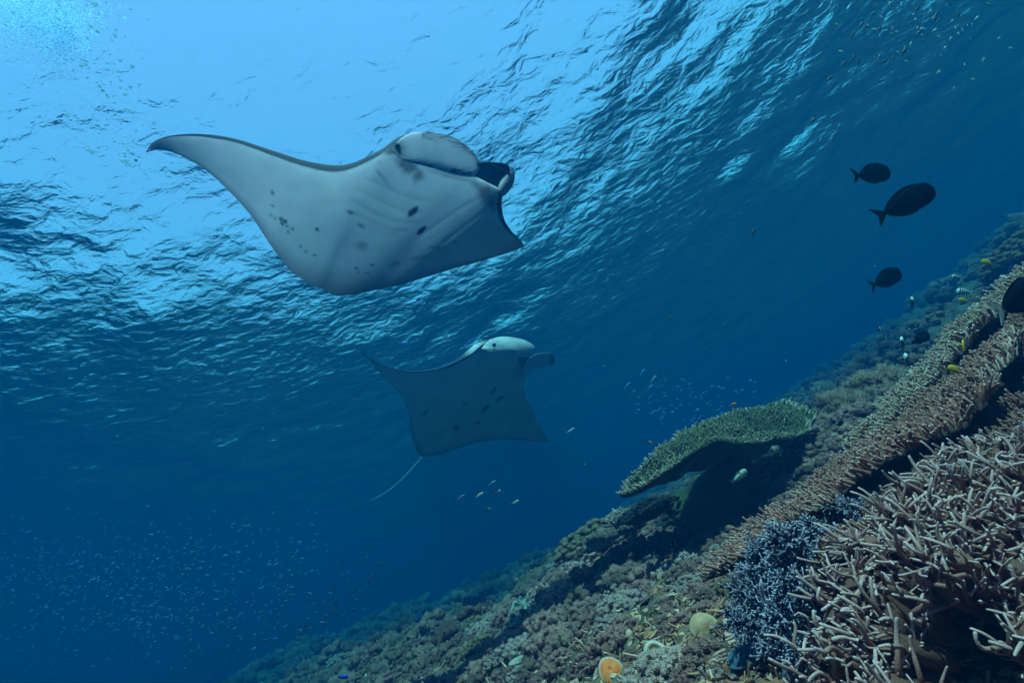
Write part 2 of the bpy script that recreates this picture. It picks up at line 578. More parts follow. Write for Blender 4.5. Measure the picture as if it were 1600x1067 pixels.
spots1 = [(641, 342, 10.5, 4.2, rad_(42), 1), (653.5, 370, 8.5, 3.4, rad_(42), 1), (546, 342, 7, 3, rad_(-30), .8), (562, 364, 8, 2.6, rad_(-25), .8),
          (562, 392, 11, 7, 0, .45), (614, 418, 10, 4.5, rad_(15), .45), (655, 408, 18, 4, rad_(10), .35), (579, 420, 4, 2, 0, .6), (558, 430, 3, 2, 0, .5),
          (555, 425, 4, 2, 0, .6), (572, 431, 5, 1.8, 0, .5), (495, 365, 3.5, 2.5, rad_(-30), .9), (470, 389, 3, 2.2, 0, .7), (478, 397, 3, 2, 0, .7), (491, 403, 3, 2, 0, .7),
          (427, 305, 4.5, 2.8, rad_(-60), .8), (427, 325, 2.6, 2.2, 0, .8), (424, 339, 2.6, 2.2, 0, .7), (431, 344, 2.4, 2, 0, .7), (440, 346, 3, 3, 0, .9),
          (447, 350, 3, 3, 0, .9), (442, 353, 2.4, 2.4, 0, .9), (449, 357, 2.6, 2.2, 0, .8), (458, 362, 3, 2.2, 0, .8), (451, 366, 2.6, 2, 0, .8),
          (707, 383, 6, 1.6, 0, .6), (675, 393, 12, 1.8, 0, .5),
          (632, 268, 24, 13, rad_(-30), .8), (650, 285, 13, 9, rad_(70), .7), (610, 238, 16, 13, 0, .85), (758, 312, 22, 15, rad_(-60), .75), (745, 300, 18, 8, rad_(-30), .55), (700, 283, 40, 5, rad_(-14), .4)]
gills1 = [[(570, 288), (600, 306), (640, 322), (665, 326)], [(555, 304), (585, 324), (625, 342), (652, 344)], [(548, 322), (575, 343), (612, 358), (640, 359)],
          [(548, 343), (575, 358), (605, 371), (630, 371)], [(560, 362), (580, 371), (600, 378), (618, 378)],
          [(655, 376), (690, 352), (722, 330), (750, 315)], [(690, 385), (720, 362), (745, 342), (772, 322)]]
pl1 = belly_plane(640, 335, 3.35, 164, -18)
bend1 = np.array([.30, .28, .22, .16, .11, .07, .03, .01, 0, 0, 0, 0, 0, 0, .01, .04, .09, .15, .22])
m1, b1, _, _ = manta(pl1, bend1, sec1, th1, spots1, 'large manta ray nearest the surface with pale spotted belly and long swept wing',
                     mouth=(768, 277, 34, 13, rad_(-22), .10), gills=gills1, pale=[(648, 212, 7)])
def fin_t(PX, PY, FF):
    top = np.interp(PX, [655, 690, 715, 736, 748], [207, 210, 219, 235, 253])
    nn = fbm(np.stack([PX * .10, PY * .5, 0 * PX], -1), 3)
    return (np.clip((FF - .9) / .1, 0, 1) * .2 + np.exp(-((PY - top) / 9) ** 2) * (.75 + .5 * nn) * (PX > 658)
            + np.exp(-((PY - (257 + .16 * (PX - 640))) / 8) ** 2) * (.6 + .6 * nn) * (PX < 738)
            + np.exp(-((PX - 621) ** 2 + (PY - 231) ** 2) / 170) * .9 + .06 * nn)


paddle('cephalic_fin', m1, b1, [(612, 236), (622, 220), (640, 209), (662, 206), (690, 209), (715, 218), (736, 234), (748, 252), (748, 268), (738, 275), (718, 273), (695, 268), (668, 262), (640, 256), (620, 250)],
       pl1, -.045, .006, .010, m_belly, fin_t, tilt=(.0, .0))
paddle('cephalic_fin', m1, b1, [(799, 260), (804, 270), (803, 285), (796, 298), (786, 307), (779, 303), (778, 292), (784, 279), (791, 267)],
       pl1, .0, .04, .010, m_belly, lambda PX, PY, FF: .55 + np.clip((FF - .8) / .2, 0, 1) * .4, tilt=(.3, -.1))
# upper jaw between the two head fins
paddle('upper_jaw', m1, b1, [(742, 256), (756, 253), (778, 254), (793, 257), (797, 266), (789, 278), (781, 291), (776, 303), (765, 300), (752, 285), (745, 270)],
       pl1, .06, -.05, .02, m_dark, tilt=(.05, .05))
eye_m = mat('eye', (.008, .008, .012), (.02, .02, .02), rough=.15, spec=.6)
ball('eye', m1, b1, at(621, 228, float(pl1(621, 228)) - .042), .018, eye_m)
paddle('pelvic_fin', m1, b1, [(505, 447), (520, 450), (537, 455), (540, 461), (528, 462), (515, 457)], pl1, .02, .0, .008, m_belly, lambda PX, PY, FF: .5 + 0 * FF)

sec2 = [
    (557, 540, 6.5, 558, 541.5, 6.5),
    (572, 554, 6.4, 577, 563, 6.4),
    (592, 567, 6.3, 603, 593, 6.22),
    (620, 577, 6.2, 624, 614, 6.0),
    (652, 580.5, 6.1, 636, 637, 5.8),
    (685, 576, 6.05, 641, 662, 5.65),
    (712, 566, 6.0, 644, 685, 5.5),
    (735, 553, 6.0, 650, 702, 5.4),
    (755, 538, 6.0, 660, 713, 5.35),
    (785, 532, 6.02, 684, 710.5, 5.35),
    (815, 545, 6.05, 708, 704, 5.37),
    (832, 568, 6.1, 735, 694, 5.42),
    (817, 600, 6.1, 765, 688.5, 5.5),
    (822, 622, 6.1, 797, 687, 5.65),
    (834, 645, 6.12, 827, 689, 5.85),
    (846, 668, 6.15, 846, 690, 6.02),
    (857, 688, 6.2, 857, 690, 6.18)]
th2 = [.004, .02, .05, .09, .14, .2, .27, .34, .4, .43, .42, .38, .3, .2, .11, .05, .006]
spots2 = [(772, 603, 6, 2, rad_(60), 1), (781, 617, 7, 2.4, rad_(35), 1), (759, 632, 9, 2.6, rad_(50), 1), (746, 656, 7, 2.2, rad_(25), .8), (728, 622, 6, 3, rad_(-20), .6),
          (714, 662, 5, 4, 0, .9), (664, 643, 5, 3, rad_(30), .7), (657, 646, 3, 2, 0, .6), (668, 640, 3, 2, 0, .6), (765, 605, 3, 2, 0, .5), (812, 575, 12, 14, rad_(60), .4)]
pl2 = belly_plane(740, 620, 7.5, 150, -70)
bend2 = np.array([.3, .24, .17, .1, .05, .02, 0, 0, 0, 0, 0, 0, 0, .02, .06, .15, .25])
m2, b2, _, _ = manta(pl2, bend2, sec2, th2, spots2, 'smaller manta ray deeper and further off with whitish head and thin trailing tail',
                     skin=m_belly2, mouth=(822, 570, 18, 7, rad_(-60), .12), le_dark=.035, te_dark=.1, NS=220, NC=180, pale=[(750, 552, 14), (790, 566, 18)])
paddle('cephalic_fin', m2, b2, [(752, 545), (765, 531), (785, 526), (808, 528), (826, 534), (836, 543), (834, 553), (824, 558), (805, 557), (782, 555), (762, 553)],
       pl2, -.22, .06, .02, m_belly2, lambda PX, PY, FF: .14 + .35 * np.exp(-((PX - 772) ** 2 + (PY - 539) ** 2) / 60) + .22 * fbm(np.stack([PX * .06, PY * .12, 0 * PX], -1), 3) + .25 * np.clip((FF - .85) / .15, 0, 1), tilt=(.1, -1.3))
paddle('cephalic_fin', m2, b2, [(824, 562), (836, 554), (850, 551), (862, 553), (868, 562), (865, 570), (850, 573), (836, 577), (824, 582), (818, 575)],
       pl2, .0, -.05, .03, m_belly2, lambda PX, PY, FF: .3 + .65 * (PX > 860), tilt=(.2, 0))
ball('eye', m2, b2, at(772, 539, float(pl2(772, 539)) - .23), .028, m_dark)
tp = [(660, 713, 5.36), (648, 727, 5.33), (632, 744, 5.3), (612, 762, 5.27), (592, 775, 5.25), (574, 784, 5.22)]
TP = cat(np.array([tuple(at(p[0], p[1], float(pl2(p[0], p[1])))) for p in tp]), np.linspace(0, 5, 40))
Vt, Qt, tt_ = tube(TP, np.linspace(.012, .0025, 40), 8)
m_tail = mat('manta_tail', (.5, .5, .5), (.35, .35, .35), nscale=8, rough=.6)
obj('tail', mesh('tail', Vt - b2, Qt, mat=m_tail), m2)

# ------------------------------------------------------------------ fish
def prism(name, poly, th_, material):
    """a thin fin: polygon in XZ with thickness"""
    P = np.array(poly, float); k = len(P)
    V = np.vstack([np.c_[P[:, 0], np.full(k, th_), P[:, 1]], np.c_[P[:, 0], np.full(k, -th_), P[:, 1]], ])
    c = P.mean(0)
    V = np.vstack([V, [[c[0], th_, c[1]], [c[0], -th_, c[1]]]])
    T = []
    for i in range(k):
        j = (i + 1) % k
        T += [(i, j, 2 * k), (k + j, k + i, 2 * k + 1), (i, k + i, k + j), (i, k + j, j)]
    return mesh(name, V, T=T, mat=material, smooth=False)


def fish_body(h, wd, nose=.35, ped=.10, tint_fn=None, material=None, up=.5, name='body', n=18, sides=14):
    """body along X, nose at +.5, tail root at -.36"""
    u = np.linspace(0, 1, n)
    x = .5 - .86 * u
    hh = h * (np.sin(np.pi * u ** nose * .5) ** .8) * (1 - u) ** .75 * 1.35 / .8
    hh = hh / hh.max() * h
    hh = np.maximum(hh, np.where(u > .5, ped * h, 0))
    hh[0] = .004
    th = np.arange(sides) * 2 * math.pi / sides
    zc = .0
    Z = np.where(np.sin(th)[None] > 0, up, 1 - up) * hh[:, None] * np.sin(th)[None] * 1.0
    Y = wd * (hh / h)[:, None] ** .8 * .5 * np.cos(th)[None]
    V = np.stack([np.repeat(x[:, None], sides, 1), Y, Z + zc], -1).reshape(-1, 3)
    i = np.arange(n * sides).reshape(n, sides); j = np.roll(i, -1, 1)
    Q = np.stack([i[:-1], j[:-1], j[1:], i[1:]], -1).reshape(-1, 4)
    tint = tint_fn(V) if tint_fn else np.zeros(len(V))
    return mesh(name, V, Q, mat=material, tint=tint), (x, hh * up, hh * (1 - up))


def edge_fin(x, top, a, b_, out_, sgn, k=9, slope=.0):
    xs = np.linspace(a, b_, k)
    z = np.interp(-xs, -x, top)
    q = np.linspace(0, 1, k)
    o = z + out_ * np.sin(np.pi * np.clip(q, 0.08, .97)) ** .5 * (1 + slope * q)
    return [(xx, sgn * zz * .8) for xx, zz in zip(xs, z)] + [(xx - .02, sgn * zz) for xx, zz in list(zip(xs, o))[::-1]]


def make_fish(kind, h, wd, cols, tail, dorsal=(.25, -.3, .05), anal=(.0, -.3, .05), nose=.5, ped=.16, stripes=None, eye=True, pect=True, name=None):
    """returns a dict of part meshes for one kind of fish"""
    body_m, fin_m = cols
    bm_, (x, top, bot) = fish_body(h, wd, nose, ped, stripes, body_m)
    parts = {'body': [bm_]}
    tl, fork, sp_ = tail
    parts['tail_fin'] = [prism('tail_fin', [(-.33, ped * h * .4), (-.36 - tl * .5, sp_ * .35), (-.36 - tl, sp_ * .5), (-.36 - tl * (1 - fork), 0), (-.36 - tl, -sp_ * .5), (-.36 - tl * .5, -sp_ * .35), (-.33, -ped * h * .4)], .006, fin_m)]
    if dorsal: parts['dorsal_fin'] = [prism('dorsal_fin', edge_fin(x, top, *dorsal[:2], dorsal[2], 1), .005, fin_m)]
    if anal: parts['anal_fin'] = [prism('anal_fin', edge_fin(x, bot, *anal[:2], anal[2], -1), .005, fin_m)]
    if pect: parts['pectoral_fin'] = [prism('pectoral_fin', [(.2, .0), (.1, .03), (.02, -.04), (.08, -.06), (.17, -.04)], .004, fin_m)]
    if eye:
        V = ICO2[0] * .022 * np.array([1, .5, 1]) + np.array([.40, wd * .27, h * .1])
        V2 = V * np.array([1, -1, 1])
        parts['eye'] = [mesh('eye', V, T=ICO2[1], mat=eye_m), mesh('eye', V2, T=ICO2[1][:, ::-1], mat=eye_m)]
    return parts


def fish_matrix(px, py, depth, length_px, ang, yaw=0, roll_=0):
    L_ = length_px / F * depth
    a = math.radians(ang)
    f_ = (math.cos(a) * rr + math.sin(a) * uu)
    f_ = (f_ * math.cos(math.radians(yaw)) + fw * math.sin(math.radians(yaw))).normalized()
    up = uu.copy() + Vector((0, 0, .3))
    up = (up - f_ * up.dot(f_)).normalized()
    side = up.cross(f_)
    if roll_:
        q = Matrix.Rotation(math.radians(roll_), 3, f_); up = q @ up; side = q @ side
    s_ = L_ / 1.0
    p = at(px, py, depth)
    return Matrix(((f_.x * s_, side.x * s_, up.x * s_, p.x), (f_.y * s_, side.y * s_, up.y * s_, p.y), (f_.z * s_, side.z * s_, up.z * s_, p.z), (0, 0, 0, 1)))


def put_fish(name, parts, label, group, *args, **kw):
    root = empty(name, (0, 0, 0))
    root.matrix_basis = fish_matrix(*args, **kw)
    tag(root, label, 'fish', group)
    for pn, ms in parts.items():
        for m_ in ms: obj(pn, m_, root)
    return root


def join_meshes(parts, name, material):
    """small far fish: body and tail as one mesh"""
    Vs, Ts, off = [], [], 0
    for ms in parts.values():
        for me in ms:
            co_ = np.zeros(len(me.vertices) * 3); me.vertices.foreach_get('co', co_)
            Vs.append(co_.reshape(-1, 3))
            me.calc_loop_triangles()
            tr_ = np.zeros(len(me.loop_triangles) * 3, np.int32); me.loop_triangles.foreach_get('vertices', tr_)
            Ts.append(tr_.reshape(-1, 3) + off); off += len(Vs[-1])
    return mesh(name, np.vstack(Vs), T=np.vstack(Ts), mat=material), np.vstack(Vs), np.vstack(Ts)


def small_fish(name, h, wd, material, tail=(.14, .4, .26), n=8, sides=6):
    bm_, (x, top, bot) = fish_body(h, wd, .5, .2, None, None, n=n, sides=sides)
    t_ = prism('t', [(-.33, .02), (-.36 - tail[0], tail[2] * .5), (-.36 - tail[0] * (1 - tail[1]), 0), (-.36 - tail[0], -tail[2] * .5), (-.33, -.02)], .008, None)
    d_ = prism('t', edge_fin(x, top, .2, -.28, .03, 1, k=5), .006, None)
    return join_meshes({'a': [bm_], 'b': [t_], 'c': [d_]}, name, material)


f_black = mat('black_fish_skin', (.004, .004, .008), (.006, .006, .01), nscale=6, rough=.9, spec=.0)
f_blackfin = mat('black_fin', (.006, .006, .01), (.01, .01, .013), nscale=6, rough=.9, spec=.05)
f_yellow = mat('yellow_fish_skin', (.85, .50, .02), (.8, .42, .02), nscale=4, rough=.5)
f_yfin = mat('yellow_fin', (.8, .55, .05), rough=.6)
f_orange = mat('orange_fish_skin', (.75, .25, .03), (.6, .18, .02), rough=.5)
f_blue = mat('blue_fish_skin', (.03, .06, .85), (.03, .1, .7), rough=.45)
f_silver = mat('silver_fish_skin', (.28, .32, .38), (.16, .2, .3), nscale=3, rough=.4, spec=.4, rnd=.5)
f_tan = mat('tan_fish_skin', (.85, .68, .48), (.6, .5, .4), nscale=3, rough=.4)
f_lblue = mat('pale_blue_fish_skin', (.10, .22, .60), (.07, .16, .5), nscale=3, rough=.4, rnd=.4)
f_dark = mat('dark_damsel_skin', (.03, .04, .05), (.05, .05, .06), rough=.6)
f_striped = mat('striped_fish_skin', (.65, .75, .78), (.5, .65, .8), nscale=2, rough=.45, tint=(.01, .01, .015))
f_twotone = mat('two_tone_fish_skin', (.78, .78, .74), (.7, .7, .68), nscale=3, rough=.5, tint=(.02, .02, .03))
f_grey = mat('grey_green_fish_skin', (.38, .42, .33), (.25, .3, .25), nscale=9, rough=.5)
f_pale = mat('pale_fin', (.75, .6, .55), (.6, .45, .4), rough=.6)

uni = make_fish('unicornfish', .42, .15, (f_black, f_blackfin), (.17, .45, .36), (.28, -.30, .05), (.12, -.30, .05), nose=.62, ped=.13)
GU = 'dark unicornfish hanging in open water'
put_fish('unicornfish', uni, 'uppermost of the three black unicornfish, slightly tilted nose up', GU, 1362, 272, 2.1, 71, 10, 12)
put_fish('unicornfish', uni, 'biggest black unicornfish, steeply nose up, between the other two', GU, 1414, 317, 1.8, 92, 28, -8)
put_fish('unicornfish', uni, 'lowest and faintest of the three dark unicornfish', GU, 1384, 436, 2.6, 62, 24, 10)
surg = make_fish('surgeonfish', .50, .16, (f_black, f_blackfin), (.16, .55, .42), (.25, -.3, .04), (.1, -.3, .04), nose=.5, ped=.14)
surg['tail_fin'][0].materials[0] = f_pale
put_fish('surgeonfish', surg, 'black fish with pale tail swimming over the coral at the right edge', None, 1592, 466, 1.45, 100, 28, 8)
# body cut by the frame edge
def bands(xs, wdt, lo=0):
    return lambda V: np.clip(sum(np.exp(-((V[:, 0] - x0) / wdt) ** 2) for x0 in xs) * 1.6 + lo, 0, 1)
butter = make_fish('butterflyfish', .56, .14, (f_yellow, f_yfin), (.12, .05, .22), (.25, -.3, .07), (.1, -.3, .07), nose=.7, ped=.2)
GY = 'small yellow reef fish over the coral'
for (x, y, d, l, a, yw, lb) in [(1542, 410, 2.8, 15, 150, 20, 'round yellow fish above the reef crest near the far bommie'),
                                (1505, 469, 2.9, 12, 170, 15, 'small yellow fish just under a blue striped fish'),
                                (1506, 541, 1.75, 26, 55, 35, 'yellow fish nose up in front of the brown plate coral'),
                                (1491, 577, 1.7, 18, 140, 20, 'yellow fish facing left over the coral plate, below another yellow one'),
                                (1447, 584, 2.0, 10, 20, 10, 'tiny yellow fish at the upper edge of the coral plate'),
                                (1546, 614, 1.5, 24, 75, 30, 'slim yellow fish nose up on the dark brown coral slope')]:
    put_fish('butterflyfish', butter, lb, GY, x, y, d, l, a, yw)
serg = make_fish('damselfish', .52, .16, (f_striped, f_striped), (.14, .4, .3), (.2, -.3, .05), (.0, -.3, .05), nose=.6, ped=.18, stripes=None)
serg['body'] = [fish_body(.52, .16, .6, .18, bands([.3, .16, .02, -.12, -.26], .03), f_striped, n=44)[0]]
put_fish('sergeant_fish', serg, 'small pale striped fish above the reef crest', 'striped fish near the crest', 1495, 433, 3.0, 13, 160, 10)
put_fish('sergeant_fish', serg, 'blue striped fish with black bars right above a yellow fish', 'striped fish near the crest', 1507, 456, 2.5, 21, 170, 15)
two = make_fish('damselfish', .48, .16, (f_twotone, f_black), (.15, .4, .3), (.2, -.3, .05), (.0, -.3, .05), nose=.6, ped=.2)
two['body'] = [fish_body(.48, .16, .6, .2, lambda V: np.clip(1 - (V[:, 0] - .1) / .1, 0, 1), f_twotone, n=30)[0]]
GD = 'dark damselfish with white heads by the reef edge'
for (x, y, d, l, a, yw, lb) in [(1425, 474, 2.6, 26, 50, 30, 'white headed dark damselfish below the faint unicornfish'),
                                (1373, 515, 3.4, 14, 15, 30, 'small white headed fish furthest out to the left of its group'),
                                (1421, 517, 3.1, 13, 30, 50, 'small white headed fish next to a twin, above a dark one'),
                                (1431, 510, 3.2, 11, 30, 50, 'tiny white headed fish, right hand of a close pair'),
                                (1410, 538, 2.7, 28, 65, 30, 'dark damselfish with white head pointing steeply up'),
                                (1418, 563, 2.8, 26, 80, 40, 'nearly black damselfish standing on its tail by the reef')]:
    put_fish('damselfish', two, lb, GD, x, y, d, l, a, yw)
blk = make_fish('damselfish', .48, .17, (f_black, f_blackfin), (.13, .3, .24), (.2, -.3, .05), (.0, -.3, .05), nose=.6, ped=.2)
put_fish('dark_reef_fish', blk, 'plain black fish heading right just above the reef edge', GD, 1438, 529, 2.7, 36, 22, 10)
put_fish('dark_reef_fish', blk, 'black fish hovering before the plate coral near the blue patch', GD, 1442, 620, 2.0, 22, 80, 40)
put_fish('dark_reef_fish', blk, 'dark round fish resting among brown soft corals', GD, 1312, 662, 3.2, 18, 15, 30)
bl = make_fish('damselfish', .42, .16, (f_blue, f_blue), (.15, .3, .2), (.2, -.3, .04), (.0, -.3, .04), nose=.6, ped=.2)
put_fish('blue_damselfish', bl, 'vivid blue damselfish over the plate coral edge', None, 1306, 733, 1.9, 19, 60, 20)
put_fish('blue_damselfish', bl, 'blue fish low over the reef at the bottom of the frame', None, 536, 1057, 4.2, 16, -5, 10)
orf = make_fish('anthias', .42, .16, (f_orange, f_orange), (.15, .5, .26), (.2, -.3, .04), (.0, -.3, .04), nose=.6, ped=.2)
put_fish('anthias', orf, 'orange fish over rubble left of the plate coral', 'orange reef fish', 1242, 776, 2.2, 18, 10, 20)
put_fish('anthias', orf, 'yellow orange fish touching the edge of the plate coral', 'orange reef fish', 1271, 765, 2.0, 12, 30, 20)
put_fish('anthias', orf, 'small orange fish above the far table coral', 'orange reef fish', 1146, 632, 3.3, 13, 5, 20)
put_fish('anthias', orf, 'tiny pale orange fish left of the table coral top', 'orange reef fish', 1017, 691, 3.3, 8, 150, 20)
grp = make_fish('grouper', .34, .2, (f_grey, f_grey), (.14, .1, .24), (.25, -.28, .06), (.0, -.28, .05), nose=.5, ped=.28)
put_fish('snapper', grp, 'pale grey green fish lit in the shade under the table coral', 'fish sheltering under the table coral', 1155, 744, 3.05, 34, 30, 15)
put_fish('snapper', grp, 'big dim fish close under the table coral plate', 'fish sheltering under the table coral', 1186, 706, 3.6, 52, 38, 10)
sil = make_fish('fusilier', .22, .13, (f_silver, f_silver), (.16, .5, .2), (.2, -.25, .025), (.0, -.25, .025), nose=.6, ped=.22, pect=False)
tn = make_fish('fusilier', .22, .13, (f_tan, f_tan), (.16, .5, .2), (.2, -.25, .025), (.0, -.25, .025), nose=.6, ped=.22, pect=False)
GF = 'slender fusiliers below the smaller manta'
for (x, y, l, a, k, lb) in [(769, 754, 14, 30, sil, 'silver slender fish, uppermost of six under the manta'), (776, 769, 15, 30, tn, 'tan slender fish beside the uppermost silver one'),
                            (749, 773, 15, 30, tn, 'pale tan slender fish in the middle of the six'), (720, 777, 15, 28, sil, 'bluish slender fish, leftmost of the six'),
                            (761, 797, 15, 28, sil, 'silver slender fish, lowest of the six'), (805, 784, 13, 25, tn, 'tan slender fish, rightmost of the six'),
                            (891, 673, 17, 30, sil, 'lone silver slender fish right of the smaller manta')]:
    put_fish('fusilier', k, lb, GF if x < 850 else None, x, y, 4.0, l, a, 10)


def school(name, cat_label, group, variants, spec, limit=300):
    """variants: (mesh, V, T); spec rows: px, py, depth, length_px, angle, yaw, variant"""
    spec = sorted(spec, key=lambda q: -q[3])
    for q in spec[:limit]:
        o = obj(name, variants[q[6]][0], mw=fish_matrix(*q[:6]))
        tag(o, cat_label[q[6]], 'fish', group)
    rest = spec[limit:]
    if rest:
        Vs, Ts, off = [], [], 0
        for q in rest:
            M_ = np.array(fish_matrix(*q[:6])); V_, T_ = variants[q[6]][1:]
            Vs.append(V_ @ M_[:3, :3].T + M_[:3, 3]); Ts.append(T_ + off); off += len(V_)
        me = mesh('distant_fish_shoal', np.vstack(Vs), T=np.vstack(Ts), mat=variants[0][0].materials[0])
        tag(obj('distant_fish_shoal', me), 'faint far part of the shoal of tiny fish in deep water', 'shoal', kind='stuff')


v_sil = small_fish('shoaling_fish', .22, .12, f_silver)
v_lbl = small_fish('shoaling_fish', .26, .13, f_lblue)
v_drk = small_fish('shoaling_fish', .34, .14, f_dark)
R = random.Random(21)
spec = []
while len(spec) < 950:                                   # shoal low in the left of the view
    if R.random() < .72: x, y = R.gauss(230, 150), R.gauss(935, 52)
    else: x, y = R.gauss(120, 110), R.gauss(870, 40)
    if R.random() < .12: x, y = R.uniform(240, 520), R.gauss(840, 35)
    if x < -10 or x > 600 or y < 790 or y > 1067: continue
    if y < 860 + .05 * (x - 200) and R.random() < .35: continue
    d = R.uniform(6, 11)
    spec.append((x, y, d, 3.6 + 5.5 * R.random() ** 2.2, R.gauss(28, 24), R.uniform(-25, 25), 0 if R.random() < .7 else 1))
school('shoaling_fish', ['tiny silver fish of the shoal in the deep water on the left', 'tiny bluish fish of the shoal in the deep water on the left'],
       'tiny fish shoaling low on the left', [v_sil, v_lbl], spec)
spec = [(980, 603, 3.6, 16, 45, 10, 1), (1004, 581, 3.6, 14, 50, 10, 1), (1016, 604, 3.8, 11, 45, 0, 1), (1017, 619, 3.6, 13, 45, 0, 1), (990, 611, 3.9, 8, 40, 0, 1), (1021, 592, 3.7, 15, 50, 0, 0)]
for i in range(85):
    x, y = R.gauss(1080, 45), R.gauss(632, 26)
    if y > 700 - (x - 970) * .35: continue
    spec.append((x, y, R.uniform(4, 6.5), R.uniform(4.5, 8.5), R.gauss(10, 25), R.uniform(-25, 25), 1))
school('chromis', ['tiny silver fish in the loose cloud above the table coral', 'tiny blue fish in the loose cloud above the table coral'], 'blue fish cloud above the table coral', [v_sil, v_lbl], spec)
spec = []
for x, y in [(595, 881), (580, 902), (540, 908), (548, 925), (522, 915), (563, 926), (488, 936), (504, 941), (524, 941), (524, 957), (507, 962), (550, 952), (507, 974), (475, 980), (470, 990), (478, 985),
             (465, 998), (485, 973), (510, 995), (506, 1005), (412, 962), (440, 962), (340, 970), (125, 1030), (157, 970), (565, 876), (525, 885), (455, 930), (412, 1000), (380, 1030), (4, 835), (4, 893), (6, 945), (6, 955), (279, 1015), (352, 940)]:
    spec.append((x, y, R.uniform(4, 6), R.uniform(9, 14), R.gauss(20, 18) if x < 470 or x > 490 else 60, R.uniform(-20, 20), 0))
school('dark_chromis', ['small dark fish over the far reef slope'], 'dark fish over the far slope', [v_drk], spec)
spec = [(1176, 365, 4, 17, 65, 10, 0), (1303, 215, 4, 12, 50, 10, 0), (1046, 499, 4.5, 12, 55, 10, 0), (1132, 512, 5, 14, 60, 0, 0), (1171, 508, 5, 9, 60, 0, 0), (1220, 533, 5, 9, 40, 0, 0), (1173, 488, 5, 9, 40, 0, 0),
        (1404, 1, 3.6, 12, 50, 0, 0), (1252, 258, 4, 8, 80, 0, 0), (1268, 188, 4, 9, 60, 0, 0), (1547, 80, 4, 7, 60, 0, 0)]
for (x, y) in [(1374, 48), (1332, 56), (1333, 92), (1363, 24), (1370, 88), (1395, 92), (1433, 15), (1413, 27), (1462, 27), (1465, 35), (1498, 24), (1412, 82), (1401, 95), (1380, 100), (1342, 97), (1317, 102), (1345, 40), (1435, 52), (1295, 124), (1352, 45), (1380, 97), (1467, 182), (1270, 190)]:
    spec.append((x, y, R.uniform(3.2, 4.2), R.uniform(10, 16), R.gauss(65, 15), R.uniform(-20, 30), R.choice([0, 0, 1])))
for i in range(60):
    x, y = R.gauss(1445, 60), R.gauss(60, 48)
    if y < 0 or x > 1590: continue
    spec.append((x, y, R.uniform(3.2, 5), R.uniform(5, 8), R.uniform(0, 180), R.uniform(-20, 30), 2))
v_pl = small_fish('surface_damselfish', .42, .2, f_tan)
school('surface_damselfish', ['small dark fish high in the water on the right', 'small two-toned dark fish high in the water on the right', 'tiny pale fish flecking the blue water high on the right'],
       'small fish high in the upper right', [v_drk, small_fish('surface_damselfish', .4, .18, f_dark), v_pl], spec)

# ------------------------------------------------------------------ bubbles near the surface
mb = bpy.data.materials.new('bubble')
mb.use_nodes = True
n = mb.node_tree
n.nodes.clear()
out = n.nodes.new('ShaderNodeOutputMaterial'); mix = n.nodes.new('ShaderNodeMixShader')
a_ = n.nodes.new('ShaderNodeBsdfTranslucent'); b_ = n.nodes.new('ShaderNodeBsdfDiffuse')
a_.inputs[0].default_value = (.62, .85, 1, 1); b_.inputs[0].default_value = (.62, .85, 1, 1)
mix.inputs[0].default_value = .35
n.links.new(a_.outputs[0], mix.inputs[1]); n.links.new(b_.outputs[0], mix.inputs[2]); n.links.new(mix.outputs[0], out.inputs[0])
bub = mesh('bubble', ICO2[0] * [1, 1, .8], T=ICO2[1], mat=mb)
BP = []
for i in range(150):
    yy = R.uniform(0, 260) if R.random() < .8 else R.uniform(0, 330)
    BP.append((R.gauss(150 + .16 * yy, 28), yy, R.uniform(2.4, 3.6), abs(R.gauss(0, 1.3)) + .8))
for i in range(90): BP.append((R.gauss(100, 50), abs(R.gauss(0, 55)), R.uniform(2.6, 3.6), R.uniform(.6, 2.0)))
for i in range(12): BP.append((R.uniform(0, 1500), R.uniform(0, 900), R.uniform(1.5, 3), R.uniform(.5, .9)))
for x, y, d, r_ in BP[:252]:
    p = at(x, y, d)
    o = obj('bubble', bub, mw=Matrix.Translation(p) @ Matrix.Scale(r_ / F * d, 4))
    tag(o, 'tiny white air bubble rising through blue water', 'bubble', 'air bubbles drifting under the surface')
# foam churned under the surface: too many bubbles to count
Pn = []
while len(Pn) < 5500:
    x, y = R.gauss(35, 45), R.gauss(20, 28)
    if R.random() < .4: x, y = R.gauss(95, 22), R.gauss(55, 26)
    if x < -60 or y < -60: continue
    Pn.append(at(x, y, 1) * R.uniform(3.9, 4.4))
Pn = np.array(Pn)
Sc = rng.uniform(.0025, .0085, len(Pn)) * rng.uniform(.6, 1.2, len(Pn))
V_, T_, _ = merge([(ICO1[0], ICO1[1], np.zeros(len(ICO1[0])))], frame(rng.normal(size=(len(Pn), 3))), Pn, Sc, np.zeros(len(Pn), int))
foam = obj('foam', mesh('foam', V_, T=T_, mat=mb))
tag(foam, 'white cloud of fine bubbles churned under the surface', 'foam', kind='stuff')

# ------------------------------------------------------------------ corals
UP = np.array([0, 0, 1.])


